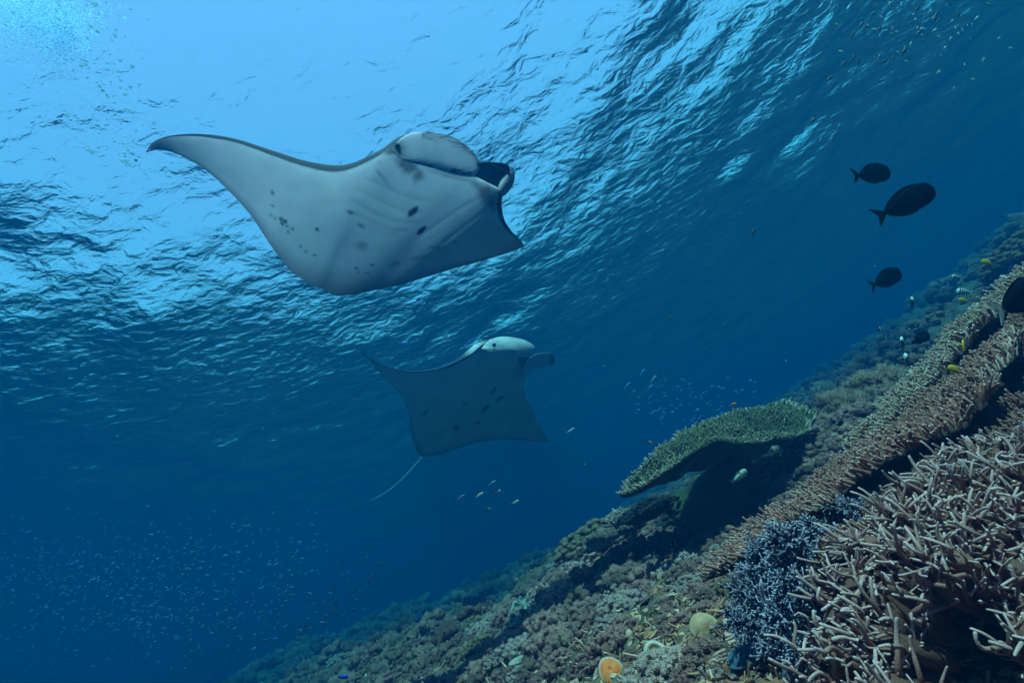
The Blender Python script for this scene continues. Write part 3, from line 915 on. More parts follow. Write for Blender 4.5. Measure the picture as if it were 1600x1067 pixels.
def plate(outline, thick_=.035, dome=.0, N=150, K=26, jit=.02, seed=1):
    """outline rows px, py, depth -> star-shaped slab; returns sampler for its upper surface"""
    O = cat(np.array([tuple(at(*p)) for p in outline + [outline[0]]]), np.linspace(0, len(outline), N, endpoint=False))
    c = O.mean(0)
    U_, s_, Vt_ = np.linalg.svd(O - c)
    nrm = Vt_[2] * np.sign(Vt_[2][2])
    rad_v = O - c
    k1 = 1 + jit * 4 * fbm(O * 9 + seed, 3, .6) 
    O = c + rad_v * k1[:, None]
    f = np.linspace(0, 1, K)
    P = c + (O - c)[None] * f[:, None, None]
    dz = dome * (1 - f ** 2)[:, None] + .03 * fbm(P * 5 + seed, 3) * (1 - .5 * f[:, None])
    Pt = P + nrm * dz[..., None]
    tk = thick_ * (1.0 - .65 * f ** 3)[:, None] + .25 * thick_ * fbm(P * 11, 2)
    Pb = P + nrm * (dz - tk - .35 * (1 - f)[:, None] ** 2 * thick_ * 4)[..., None]
    V = np.concatenate([Pt, Pb[::-1]], 0).reshape(-1, 3)
    n2 = 2 * K
    i = np.arange(n2 * N).reshape(n2, N); j = np.roll(i, -1, 1)
    Q = np.stack([i[:-1], i[1:], j[1:], j[:-1]], -1).reshape(-1, 4)

    def sample(u, v):
        a = u * N; i0 = a.astype(int) % N; i1 = (i0 + 1) % N; fa = (a - np.floor(a))[:, None]
        b = np.clip(v, 0, .999) * (K - 1); j0 = b.astype(int); fb = (b - j0)[:, None]
        g = lambda jj, kk: Pt[np.minimum(jj, K - 1), kk]
        p = (g(j0, i0) * (1 - fa) + g(j0, i1) * fa) * (1 - fb) + (g(j0 + 1, i0) * (1 - fa) + g(j0 + 1, i1) * fa) * fb
        outw = p - c; outw = outw - nrm * (outw @ nrm)[:, None]
        outw /= np.linalg.norm(outw, axis=1)[:, None] + 1e-9
        return p, outw
    per = np.linalg.norm(np.roll(O, -1, 0) - O, axis=1)
    area = .5 * np.linalg.norm(np.cross(O - c, np.roll(O, -1, 0) - c), axis=1)
    return V, Q, c, nrm, sample, area


def poisson(sample, area, nwant, seed):
    """even spread over a plate"""
    r_ = np.random.default_rng(seed)
    tot = area.sum(); n_try = nwant * 5
    cdf = np.cumsum(area) / tot
    i = np.searchsorted(cdf, r_.random(n_try))
    u = (i + r_.random(n_try)) / len(area)
    v = np.sqrt(r_.random(n_try))
    p, o = sample(u, v)
    cell = math.sqrt(tot / nwant) * .86
    seen, keep = {}, []
    for k, q in enumerate(p):
        key = (int(q[0] / cell), int(q[1] / cell), int(q[2] / cell)); ok = True
        for dx in (-1, 0, 1):
            for dy in (-1, 0, 1):
                for dz in (-1, 0, 1):
                    for e in seen.get((key[0] + dx, key[1] + dy, key[2] + dz), ()):
                        if (e[0] - q[0]) ** 2 + (e[1] - q[1]) ** 2 + (e[2] - q[2]) ** 2 < cell * cell: ok = False; break
                    if not ok: break
                if not ok: break
            if not ok: break
        if ok:
            seen.setdefault(key, []).append(q); keep.append(k)
    return p[keep], o[keep], v[keep]


def table_coral(outline, label, cat_, nbr, blen, brad, m_plate, m_branch, thick_=.035, dome=0, seed=1, singles=0, lean=0., jit=.045, rimlen=1.0, stalk=None, group=None):
    V, Q, c, nrm, sample, area = plate(outline, thick_, dome, jit=jit, seed=seed)
    root = empty('table_coral', c)
    tag(root, label, cat_, group)
    obj('plate', mesh('plate', V - c, Q, mat=m_plate), root)
    p, o, v = poisson(sample, area, nbr, seed + 5)
    kp = (fbm(p * 5 + seed, 2) > -.62) | (v > .9)
    p, o, v = p[kp], o[kp], v[kp]
    r_ = np.random.default_rng(seed)
    k = len(p)
    z = nrm * 1.0 + UP * .3 + o * (v[:, None] ** 6 * 1.1 + lean) + r_.normal(0, .20, (k, 3))
    z += .45 * np.stack([vnoise(p * 7 + 3), vnoise(p * 7 + 31), vnoise(p * 7 + 77)], -1)
    Rm = frame(z, r_.uniform(0, 6.28, k))
    sc = r_.uniform(.6, 1.25, k) * (1 + .35 * fbm(p * 6 + seed, 2)) * (1 + (rimlen - 1) * v ** 8)
    random.seed(seed)
    var = [rod(blen, brad * random.uniform(.8, 1.3), brad * random.uniform(.45, .75), random.uniform(.1, .9), 4, 3) for _ in range(8)]
    for q in range(4):   # forked ones
        V1, Q1, t1 = rod(blen, brad, brad * .62, .3, 4, 3); V2, Q2, t2 = rod(blen * .6, brad * .8, brad * .55, .2, 4, 3)
        a = random.uniform(.5, .9); Rr = np.array([[math.cos(a), 0, math.sin(a)], [0, 1, 0], [-math.sin(a), 0, math.cos(a)]])
        V2 = V2 @ Rr.T + [0, 0, blen * .3]
        var.append((np.vstack([V1, V2]), np.vstack([Q1, Q2 + len(V1)]), np.r_[t1, .3 + .7 * t2]))
    var = [(a_, b_, np.clip((t_ - .62) / .38, 0, 1) ** 1.2) for a_, b_, t_ in var]
    wh = r_.integers(0, len(var), k)
    P_ = p - c - nrm * brad * .6
    if singles:
        d = np.linalg.norm(p, axis=1) / sc
        scr = (p @ NF); sx = 800 + F * (p @ NR) / scr; sy = 533.5 - F * (p @ NU) / scr
        d = d + np.where((sx < 1600) & (sy < 1067) & (sx > 0) & (sy > 0), 0, 100)
        order = np.argsort(d)
        one, rest = order[:singles], order[singles:]
        ms = [mesh('branch', a_, b_, mat=m_branch, tint=t_) for a_, b_, t_ in var]
        for q in one:
            obj('branch', ms[wh[q]], root, mw=to_m4(Rm[q], P_[q], float(sc[q])))
    else:
        rest = np.arange(k)
    Vm, Qm, Tm = merge(var, Rm[rest], P_[rest], sc[rest], wh[rest], r_.normal(0, .08, len(rest)) + .4 * (v[rest] > .94) - .12)
    o_ = obj('branch_thicket', mesh('branch_thicket', Vm, Qm, mat=m_branch, tint=Tm), root)
    o_['kind'] = 'stuff'
    if stalk:
        a_, b2_, ra, rb = stalk
        u = np.linspace(0, 1, 9)[:, None]
        pts = (c * .0 + np.array(at(*a_))) * (1 - u) + np.array(at(*b2_)) * u
        Vs_, Qs_, _ = tube(pts, ra + (rb - ra) * (u[:, 0] ** 1.6), 20)
        Vs_ = Vs_ + .05 * fbm(Vs_ * 8, 3)[:, None]
        obj('stalk', mesh('stalk', Vs_ - c, Qs_, mat=m_plate), root)
    return root


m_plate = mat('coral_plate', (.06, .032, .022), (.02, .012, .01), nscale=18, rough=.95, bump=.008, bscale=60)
m_br_brown = mat('brown_branch', (.34, .11, .085), (.21, .065, .05), nscale=14, rough=.85, tint=(.84, .50, .45), rnd=.25)
m_br_grey = mat('grey_branch', (.33, .15, .11), (.22, .10, .075), nscale=14, rough=.85, tint=(.88, .66, .60), rnd=.25)
m_br_green = mat('green_branch', (.13, .10, .05), (.08, .06, .03), nscale=10, rough=.85, tint=(.92, .62, .47), rnd=.2)
m_plate_g = mat('green_coral_plate', (.05, .05, .025), (.02, .02, .015), nscale=10, rough=.95)

# far table coral over a black hollow
table_coral([(968, 772, 2.95), (990, 742, 3.15), (1030, 705, 3.4), (1080, 672, 3.6), (1140, 646, 3.75), (1200, 634, 3.8), (1250, 633, 3.75), (1270, 652, 3.6), (1256, 676, 3.35), (1195, 690, 3.15),
             (1130, 690, 3.05), (1085, 706, 2.97), (1040, 735, 2.9), (1000, 762, 2.88)],
            'broad green tipped table coral overhanging a black hollow', 'coral', 3800, .040, .0070, m_plate_g, m_br_green, thick_=.055, seed=3, rimlen=.8, jit=.012,
            stalk=((1150, 700, 3.4), (1130, 810, 3.5), .1, .42))
# stacked plates of the big coral on the right
table_coral([(1330, 716, 1.95), (1338, 690, 2.05), (1380, 640, 2.2), (1440, 578, 2.35), (1500, 515, 2.4), (1560, 455, 2.4), (1625, 405, 2.3), (1640, 440, 2.0), (1570, 492, 1.9), (1530, 520, 1.86), (1470, 588, 1.84), (1430, 640, 1.84), (1370, 705, 1.86)],
            'uppermost grey tipped plate coral tier along the reef crest', 'coral', 4000, .040, .0056, m_plate, m_br_grey, seed=11, singles=300, rimlen=1.1, group='stacked plate corals on the right')
table_coral([(1160, 862, 1.62), (1190, 815, 1.75), (1260, 760, 1.85), (1325, 738, 2.0), (1395, 674, 2.1), (1462, 606, 2.15), (1530, 540, 2.15), (1590, 490, 2.1), (1585, 520, 1.75), (1552, 590, 1.50), (1500, 662, 1.42), (1440, 700, 1.40), (1370, 735, 1.40), (1300, 780, 1.42), (1220, 832, 1.45)],
            'middle brown plate coral tier with pale rim above a black gap', 'coral', 6200, .038, .0052, m_plate, m_br_brown, seed=12, singles=300, rimlen=1.15, group='stacked plate corals on the right', thick_=.03)
table_coral([(1270, 880, 1.3), (1290, 850, 1.5), (1335, 812, 1.65), (1400, 775, 1.75), (1470, 735, 1.78), (1535, 680, 1.8), (1560, 610, 1.82), (1580, 540, 1.85), (1620, 470, 1.85), (1700, 420, 1.75), (1760, 560, 1.3), (1700, 700, 1.1), (1560, 790, 1.08), (1400, 860, 1.1)],
            'lower dark brown plate coral filling the right edge above the finger coral', 'coral', 7000, .042, .0050, m_plate, m_br_brown, seed=13, singles=300, lean=-.1, group='stacked plate corals on the right', thick_=.05)

# dark rock under the plates
def rock(name, px, py, depth, radii, material, label, cat_, noise_a=.25, sc_=3., group=None, rot=0, parent=None, sub=4, kind=None):
    V_, T_ = ico(sub)
    R3 = np.array(Matrix.Rotation(rot, 3, 'Z'))
    d = 1 + noise_a * fbm(V_ * sc_ + px * .01, 4)
    V_ = (V_ * d[:, None] * np.array(radii)) @ R3.T
    p = at(px, py, depth)
    o = obj(name, mesh(name, V_, T=T_, mat=material), loc=p)
    return tag(o, label, cat_, group, kind)


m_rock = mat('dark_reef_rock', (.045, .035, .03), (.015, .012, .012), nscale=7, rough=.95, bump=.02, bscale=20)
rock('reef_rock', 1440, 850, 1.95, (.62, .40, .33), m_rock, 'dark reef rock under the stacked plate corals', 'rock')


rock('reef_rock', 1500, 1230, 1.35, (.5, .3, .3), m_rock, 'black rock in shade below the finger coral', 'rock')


# finger leather coral, front right
m_leather = mat('leather_coral', (.32, .105, .09), (.22, .07, .065), nscale=9, rough=.75, bump=.0012, bscale=350, tint=(.76, .45, .46), sss=.0, rnd=.12)
m_lobe = mat('shade_toned_lobe', (.20, .07, .055), (.10, .03, .022), nscale=6, rough=.7, bump=.002, bscale=200)  # darker than the fingers, painting shade into the gaps between them
lobes = [(1500, 722, 1.25), (1560, 700, 1.25), (1618, 690, 1.2), (1450, 775, 1.18), (1515, 765, 1.12), (1585, 755, 1.08), (1405, 812, 1.12), (1465, 822, 1.05), (1535, 825, 1.0), (1605, 820, .97),
         (1350, 862, 1.08), (1408, 878, 1.0), (1475, 885, .95), (1550, 890, .92), (1615, 900, .9), (1318, 915, 1.02), (1372, 942, .96), (1310, 985, .96), (1300, 1050, .9), (1365, 1010, .9), (1385, 1085, .84), (1622, 1000, .82)]
cc = np.array(at(1520, 930, 1.32))
root = empty('finger_leather_coral', cc)
tag(root, 'large mauve brown leather coral with many thick curved fingers', 'coral')
Vb_, Tb_ = ico(4)
Vb_ = Vb_ * (1 + .25 * fbm(Vb_ * 2.2, 3))[:, None] * [.34, .24, .26]
obj('base', mesh('base', Vb_, T=Tb_, mat=m_rock), root)
random.seed(5)
fvar, fraw, fl = [], [], []
for q in range(14):
    V1, Q1, t1 = rod(.085, random.uniform(.0044, .0064), random.uniform(.0022, .0032), random.uniform(.9, 2.7), 9, 13)
    V1[:, 0] += .006 * np.sin(V1[:, 2] * 70 + q) * np.clip(V1[:, 2] * 20, 0, 1)
    V1 = V1 * (1 + .05 * fbm(V1 * 60, 2))[:, None]
    if q >= 9:
        V2, Q2, t2 = rod(.045, .0040, .0024, random.uniform(.5, 2), 9, 8)
        a = random.uniform(.5, .9); Rr = np.array([[math.cos(a), 0, math.sin(a)], [0, 1, 0], [-math.sin(a), 0, math.cos(a)]])
        mid_ = V1[9 * 5:9 * 6].mean(0)
        V2 = V2 @ Rr.T + mid_
        Q1 = np.vstack([Q1, Q2 + len(V1)]); V1 = np.vstack([V1, V2]); t1 = np.r_[t1, .35 + .65 * t2]
    t1 = np.clip(t1 * 1.1 - .3, 0, 1) ** 1.4
    fraw.append((V1, Q1, t1))
    fvar.append(mesh('finger', V1, Q1, mat=m_leather, tint=t1))
r_ = np.random.default_rng(9)
for q, (x, y, d) in enumerate(lobes):
    tipp = np.array(at(x, y, d))
    out_d = tipp - cc; out_d /= np.linalg.norm(out_d)
    out_d = out_d + UP * .6 + NR * -.25; out_d /= np.linalg.norm(out_d)
    start = tipp - out_d * .16 + (cc - tipp) * .15
    u = np.linspace(0, 1, 12)[:, None]
    pts = start * (1 - u) + tipp * u
    Vs_, Qs_, _ = tube(pts, .030 + .022 * np.sin(u[:, 0] * 2.4) - .008, 24)
    side = np.cross(out_d, UP); side /= np.linalg.norm(side)
    rel = Vs_ - start
    fold = np.sin(np.arctan2((rel @ side), (rel @ np.cross(side, out_d))) * 5 + q)
    Vs_ = Vs_ + ((rel - np.outer(rel @ out_d, out_d)) * (.22 * fold * (rel @ out_d / .16))[:, None])
    cap = tipp + (Vs_[-24:] - tipp) * .3 + out_d * .02
    Vs_ = np.vstack([Vs_, cap]); i = np.arange(24)
    k0 = 11 * 24
    Qs_ = np.vstack([Qs_, np.stack([k0 + i, k0 + (i + 1) % 24, k0 + 24 + (i + 1) % 24, k0 + 24 + i], -1)])
    lb_ = obj('lobe', mesh('lobe', Vs_ - cc, Qs_, mat=m_lobe), root)
    nf = 50
    comb = r_.normal(0, .38, 3)
    spin0 = r_.uniform(0, 6.28)
    for f in range(nf):
        th_ = 2 * math.pi * (f + r_.uniform(-.4, .4)) / nf * 2
        ring = math.cos(th_) * side + math.sin(th_) * np.cross(side, out_d)
        inner = f % 4 == 3
        p = tipp + ring * (.018 if inner else .040) - out_d * (r_.uniform(-.005, .10) if not inner else 0)
        z = out_d * (1.2 if inner else .8) + ring * (.3 if inner else .7) + UP * .35 - NR * .25 + comb + r_.normal(0, .12, 3)
        fl.append((p, z, float(r_.uniform(.45, 1.12)), int(r_.integers(14)), spin0 + r_.normal(0, .6)))
fl.sort(key=lambda q: (0 if 0 < 800 + F * (q[0] @ NR) / (q[0] @ NF) < 1600 and 533.5 - F * (q[0] @ NU) / (q[0] @ NF) < 1067 else 1, np.linalg.norm(q[0]) / q[2]))
for p, z, s_, k_, sp_ in fl[:300]:
    obj('finger', fvar[k_], root, mw=to_m4(frame(z[None], np.array([sp_]))[0], p - cc, s_))
rest = fl[300:]
Vm, Qm, Tm = merge(fraw, frame(np.array([q[1] for q in rest]), np.array([q[4] for q in rest])), np.array([q[0] for q in rest]) - cc, np.array([q[2] for q in rest]), np.array([q[3] for q in rest]))
o_ = obj('finger_thicket', mesh('finger_thicket', Vm, Qm, mat=m_leather, tint=Tm), root)
o_['kind'] = 'stuff'

# smaller fine leather fingers behind it (the upper right fringe)
# blue grey branching coral
def bush(n_br, L_, r0_, seed, spread=1.0, levels=2, sides=5):
    random.seed(seed); rg = np.random.default_rng(seed)
    Vs, Qs, Ts, off = [], [], [], 0

    def add(p, d, ln, ra, lev):
        nonlocal off
        u = np.linspace(0, 1, 4)[:, None]
        bend = rg.normal(0, .18, 3) * ln
        pts = p + d * ln * u + bend * u ** 2
        pts = np.vstack([pts, pts[-1] + d * ra * .5])
        V1, Q1, t1 = tube(pts, np.r_[np.linspace(ra, ra * .75, 4), ra * .2], sides)
        Vs.append(V1); Qs.append(Q1 + off); off += len(V1)
        Ts.append(np.full(len(V1), 0.) + (np.clip(t1 * 1.5 - .5, 0, 1) if lev == 0 else 0))
        if lev > 0:
            for c_ in range(rg.integers(2, 5)):
                uu_ = rg.uniform(.35, 1)
                d2 = d + rg.normal(0, .55 * spread, 3); d2 /= np.linalg.norm(d2)
                add(p + d * ln * uu_ + bend * uu_ ** 2, d2, ln * rg.uniform(.5, .75), ra * .8, lev - 1)
    for i in range(n_br):
        d = rg.normal(0, 1, 3) * [1, 1, .5] * spread + [0, 0, 1.0]; d /= np.linalg.norm(d)
        add(np.array([rg.normal(0, L_ * .25), rg.normal(0, L_ * .25), 0]), d, L_ * rg.uniform(.6, 1), r0_, levels)
    return np.vstack(Vs), np.vstack(Qs), np.concatenate(Ts)


m_blue = mat('blue_grey_coral', (.12, .08, .12), (.07, .05, .075), nscale=20, rough=.85, tint=(.60, .45, .60), rnd=.2)
bvar = []
for q in range(6):
    Vb_, Qb_, tb_ = bush(22, .050, .0042, 40 + q, 1.0, 2, 6)
    bvar.append(mesh('branch_cluster', Vb_, Qb_, mat=m_blue, tint=tb_))
cc = np.array(at(1225, 900, 1.45))
root = empty('branching_coral', cc)
tag(root, 'blue grey bushy branching coral between rubble and finger coral', 'coral')
Vb_, Tb_ = ico(4)
Vb_ = (Vb_ * (1 + .2 * fbm(Vb_ * 3, 3))[:, None] * [.13, .16, .17])
obj('base', mesh('base', Vb_ + np.array(at(1245, 925, 1.5)) - cc, T=Tb_, mat=m_rock), root)
R = random.Random(4)
bl_pts = []
for px_, py_ in [(1180, 850), (1215, 830), (1255, 810), (1295, 790), (1325, 815), (1160, 885), (1200, 875), (1240, 860), (1280, 845), (1310, 860), (1150, 925), (1185, 915), (1225, 905), (1265, 890), (1290, 905),
                 (1140, 965), (1175, 955), (1215, 950), (1250, 940), (1160, 1000), (1195, 990), (1235, 985), (1275, 950), (1180, 1025), (1225, 1020), (1335, 780), (1345, 830)]:
    p = np.array(at(px_ + R.uniform(-8, 8), py_ + R.uniform(-8, 8), 1.34 + .10 * math.sin(px_ * .05) + (py_ - 900) * -.0006))
    d = UP * .8 + (p - np.array(at(1260, 930, 1.6))) * 2.2 + np.array([R.gauss(0, .15) for _ in range(3)])
    Rm = frame(d[None], np.array([R.uniform(0, 6.28)]))[0]
    obj('branch_cluster', R.choice(bvar), root, mw=to_m4(Rm, p - cc - d / np.linalg.norm(d) * .045, R.uniform(.75, 1.1)))

# soft corals: domes of tufted polyp heads
def soft_coral_mesh(seed, nk=34, tuft=26, name='soft_coral', material=None, kn=.17, knob=None, core_=None, spk=(1.2, 1.7, .17)):
    knob = knob or ICO2
    core_ = core_ or ICO3
    rg = np.random.default_rng(seed)
    Vs, Ts, tn, off = [], [], [], 0
    pts = []
    while len(pts) < nk:
        v = rg.normal(size=3); v /= np.linalg.norm(v)
        if v[2] < -.15: continue
        v = v * [1, 1, .62] * (1 + .22 * fbm(v[None] * 1.7 + seed, 2)[0])
        if all(np.linalg.norm(v - q) > kn * 1.15 for q in pts) or rg.random() < .02: pts.append(v)
    for v in pts:
        r_ = kn * rg.uniform(.75, 1.3)
        K = knob[0]
        W = K * (1 + .18 * fbm(K * 2.3 + v * 9, 3, .7))[:, None] * r_ + v
        Vs.append(W); Ts.append(knob[1] + off); tn.append(np.clip(.45 + .5 * K[:, 2], 0, 1) * 0 + .25); off += len(W)
        d = rg.normal(size=(tuft, 3)); d /= np.linalg.norm(d, axis=1)[:, None]
        d = d[d @ (v / np.linalg.norm(v)) > -.25]
        for e in d:
            a = np.cross(e, rg.normal(size=3)); a /= np.linalg.norm(a); b__ = np.cross(e, a)
            s_ = r_ * spk[2]
            bp_ = v + e * r_ * .85
            tip = v + e * r_ * rg.uniform(spk[0], spk[1])
            W = np.array([bp_ + a * s_, bp_ - a * .5 * s_ + b__ * .87 * s_, bp_ - a * .5 * s_ - b__ * .87 * s_, tip])
            Vs.append(W); Ts.append(np.array([[0, 1, 3], [1, 2, 3], [2, 0, 3]]) + off); tn.append(np.array([.3, .3, .3, 1.])); off += 4
    core = core_[0] * [.86, .86, .52] * 1.0
    Vs.append(core); Ts.append(core_[1] + off); tn.append(np.zeros(len(core)))
    return mesh(name, np.vstack(Vs), T=np.vstack(Ts), mat=material, tint=np.concatenate(tn), smooth=True)


m_sc_b = mat('brown_soft_coral', (.28, .085, .075), (.17, .055, .045), nscale=4, rough=.95, tint=(.64, .28, .25), rnd=.25, bump=.02, bscale=12)  # bright tip tint paints lit tufts against shaded gaps
m_sc_g = mat('pale_soft_coral', (.38, .18, .16), (.28, .13, .12), nscale=4, rough=.95, tint=(.78, .43, .40), rnd=.15, bump=.02, bscale=12)
m_sc_o = mat('olive_soft_coral', (.20, .095, .05), (.12, .055, .03), nscale=4, rough=.95, tint=(.42, .22, .13), rnd=.25, bump=.02, bscale=12)
kinds = []
for q in range(5): kinds.append((soft_coral_mesh(60 + q, 62, 34, material=m_sc_b, kn=.125), 'brown tufted soft coral mound on the reef slope'))
for q in range(3): kinds.append((soft_coral_mesh(70 + q, 66, 30, material=m_sc_g, kn=.12), 'pale grey tufted soft coral mound on the reef slope'))
for q in range(2): kinds.append((soft_coral_mesh(80 + q, 60, 34, material=m_sc_o, kn=.125), 'olive tufted soft coral mound on the reef slope'))
R = random.Random(33)
placed = []
for x_, y_, r_px in [(957, 1054, 22), (1033, 1040, 24), (1102, 984, 24), (825, 960, 24), (992, 970, 14), (812, 1037, 18), (935, 1003, 10)]:
    q_ = hit(x_, y_)
    placed.append((q_.x, q_.y, r_px / F * q_.dot(fw) * 1.3))
LM = [('the orange mushroom coral', 957, 1054), ('the ring shaped coral', 1033, 1040), ('the cream domed coral', 1102, 984), ('the lettuce coral', 825, 960), ('the brown coral head', 960, 855),
      ('the pale mound', 1060, 893), ('the blue grey coral', 1150, 930), ('the black hollow', 1130, 790), ('the feathery bushes', 1330, 650), ('the flat pale patch', 812, 1037), ('the far left slope', 560, 1040), ('the plate coral foot', 1240, 770)]


def where(px_, py_):
    n_, x_, y_ = min(LM, key=lambda q: (q[1] - px_) ** 2 + (q[2] - py_) ** 2)
    dx, dy = px_ - x_, py_ - y_
    dist = 'close' if math.hypot(dx, dy) < 45 else 'further off'
    side_ = ('right of' if dx > 0 else 'left of') if abs(dx) > abs(dy) else ('below' if dy > 0 else 'above')
    return '%s, %s %s' % (dist, side_, n_)




def add_soft(px_, py_, size_px, k, label=None):
    p = hit(px_, py_)
    s_ = size_px / F * (p.dot(fw)) * .5
    M_ = Matrix.Translation(p - Vector((0, 0, s_ * .12))) @ Matrix.Rotation(R.uniform(0, 6.28), 4, 'Z') @ Matrix.Rotation(R.uniform(-.2, .2), 4, 'X') @ Matrix.Diagonal((s_, s_ * R.uniform(.8, 1.1), s_ * R.uniform(.75, 1.1), 1))
    o = obj('soft_coral', kinds[k][0], mw=M_)
    tag(o, label or '%s %s soft coral mound %s' % ('small' if size_px < 30 else 'mid sized' if size_px < 50 else 'large', 'brown' if k < 5 else 'pale grey' if k < 8 else 'olive', where(px_, py_)), 'coral', None if label else 'soft coral mounds on the reef slope')
    placed.append((p.x, p.y, s_))


for (x, y, sz, k, lb) in [(1060, 893, 90, 5, 'largest pale grey soft coral, a bright mound below the table coral'), (1118, 870, 60, 6, 'pale grey soft coral mound right of the brightest one'),
                          (1035, 850, 55, 7, 'grey soft coral mound left of the shaded hollow'), (1010, 915, 95, 0, 'large mauve soft coral mound left of the brightest pale one'),
                          (930, 975, 80, 1, 'brown soft coral mound in mid slope above the rubble'), (860, 1010, 80, 2, 'dark brown soft coral mound lower down the slope'),
                          (1100, 905, 50, 6, None), (1080, 868, 48, 5, None), (1140, 850, 45, 7, None), (1020, 880, 50, 6, None), (1038, 1003, 42, 7, 'small pale soft coral mound above the ring shaped coral'),
                          (1208, 712, 45, 6, None), (1235, 730, 50, 5, None), (1225, 755, 46, 6, None)]:
    add_soft(x, y, sz, k, lb)
tries = 0
nsoft = 0
while nsoft < 235 and tries < 6000:
    tries += 1
    x = R.uniform(420, 1330); y = R.uniform(640, 1067)
    edge = 1067 - (x - 420) * .47
    if y < edge + 5: continue
    if y > 1067 - max(0, (x - 1135)) * .9 or (x > 1150 and y > 800): continue
    p = hit(x, y)
    d = p.length
    if d > 8.5 or d < 1.6: continue
    if x > 860 and y > 975 and R.random() < .72: continue
    if x > 1000 and y > 910 and R.random() < .5: continue
    if x > 1120 and 740 < y < 860 and R.random() < .6: continue
    s_w = R.uniform(.07, .17) * (.75 if d < 3 else 1)
    if any((p.x - a) ** 2 + (p.y - b) ** 2 < (.62 * (s_w + s_)) ** 2 for a, b, s_ in placed): continue
    k = R.choice([0, 1, 2, 3, 4, 0, 1, 2, 3, 4, 0, 1, 2, 3, 5, 6, 7, 8]) if d < 5 else R.choice([0, 1, 2, 3, 4, 5, 8, 9, 8, 9])
    add_soft(x, y, s_w * 2 * F / p.dot(fw), k)
    nsoft += 1

# far ground cover on the slope
N_ = 3700
a = np.radians(rng.uniform(-44, 52, N_)); r_ = 3.0 + 19 * rng.random(N_) ** 1.1
x, y = r_ * np.sin(a), r_ * np.cos(a)
pm = fbm(np.stack([x, y, 0 * x], -1) * 1.3, 2) > -.3
x, y, r_ = x[pm], y[pm], r_[pm]
P_ = np.stack([x, y, ground(x, y)], -1)
k = len(x)
cov = []
for q in range(5):
    me_ = soft_coral_mesh(200 + q, 9, 4, kn=.38, knob=ICO1, core_=ICO1, name='cover_tuft')
    co_ = np.zeros(len(me_.vertices) * 3); me_.vertices.foreach_get('co', co_)
    ti_ = np.zeros(len(me_.loops), np.int32); me_.loops.foreach_get('vertex_index', ti_)
    tv_ = np.zeros(len(me_.vertices), np.float32); me_.attributes['tint'].data.foreach_get('value', tv_)
    cov.append((co_.reshape(-1, 3), ti_.reshape(-1, 3), tv_))
sc = rng.uniform(.3, 1, k) ** 1.5 * .17 * np.clip(r_ / 6, .5, 2.2)
z = UP + rng.normal(0, .3, (k, 3))
Vm, Tm, tm = merge(cov, frame(z, rng.uniform(0, 6.28, k)), P_, sc, rng.integers(0, 5, k), rng.normal(0, .35, k))
m_cov = mat('slope_cover', (.16, .055, .04), (.07, .028, .02), nscale=2.2, rough=.95, tint=(.32, .14, .11), bump=.04, bscale=18)
tag(obj('coral_cover', mesh('coral_cover', Vm, T=Tm, mat=m_cov, tint=tm)), 'low coral growth carpeting the far reef slope', 'coral cover', kind='stuff')

# rubble: broken branch pieces
N_ = 9500
a = np.radians(rng.uniform(-30, 34, N_)); r_ = 1.3 + 4.6 * rng.random(N_) ** 1.4
x, y = r_ * np.sin(a), r_ * np.cos(a)
P_ = np.stack([x, y, ground(x, y) + .012], -1)
random.seed(8)
var = [rod(random.uniform(.025, .06), random.uniform(.003, .0065), random.uniform(.0025, .005), random.uniform(.2, 1.6), 4, 3) for _ in range(8)]
var = [(v_, q_, t_ * 0 + .3) for v_, q_, t_ in var]
z = rng.normal(0, 1, (N_, 3)) * [1, 1, .35]
Vm, Qm, tm = merge(var, frame(z, rng.uniform(0, 6.28, N_)), P_, rng.uniform(.5, 1.2, N_), rng.integers(0, 8, N_), rng.normal(0, .4, N_))
m_rub = mat('rubble', (.20, .075, .05), (.42, .12, .05), nscale=3, rough=.9, tint=(.72, .38, .29))
tag(obj('coral_rubble', mesh('coral_rubble', Vm, Qm, mat=m_rub, tint=tm)), 'scatter of broken coral sticks over the near slope', 'rubble', kind='stuff')
N_ = 5000
a = np.radians(rng.uniform(-34, 34, N_)); r_ = 1.3 + 5 * rng.random(N_) ** 1.3
x, y = r_ * np.sin(a), r_ * np.cos(a)
P_ = np.stack([x, y, ground(x, y)], -1)
var = []
for q in range(4):
    K = ICO1[0]; var.append((K * (1 + .5 * fbm(K * 2 + q * 5, 2))[:, None] * [1, .8, .6], ICO1[1], K[:, 0] * 0 + .3))
Vm, Tm, tm = merge(var, frame(UP + rng.normal(0, .6, (N_, 3)), rng.uniform(0, 6.28, N_)), P_, rng.uniform(.006, .03, N_), rng.integers(0, 4, N_), rng.normal(0, .4, N_))
tag(obj('coral_gravel', mesh('coral_gravel', Vm, T=Tm, mat=m_rub, tint=tm, smooth=False)), 'coarse coral gravel between the soft corals', 'gravel', kind='stuff')

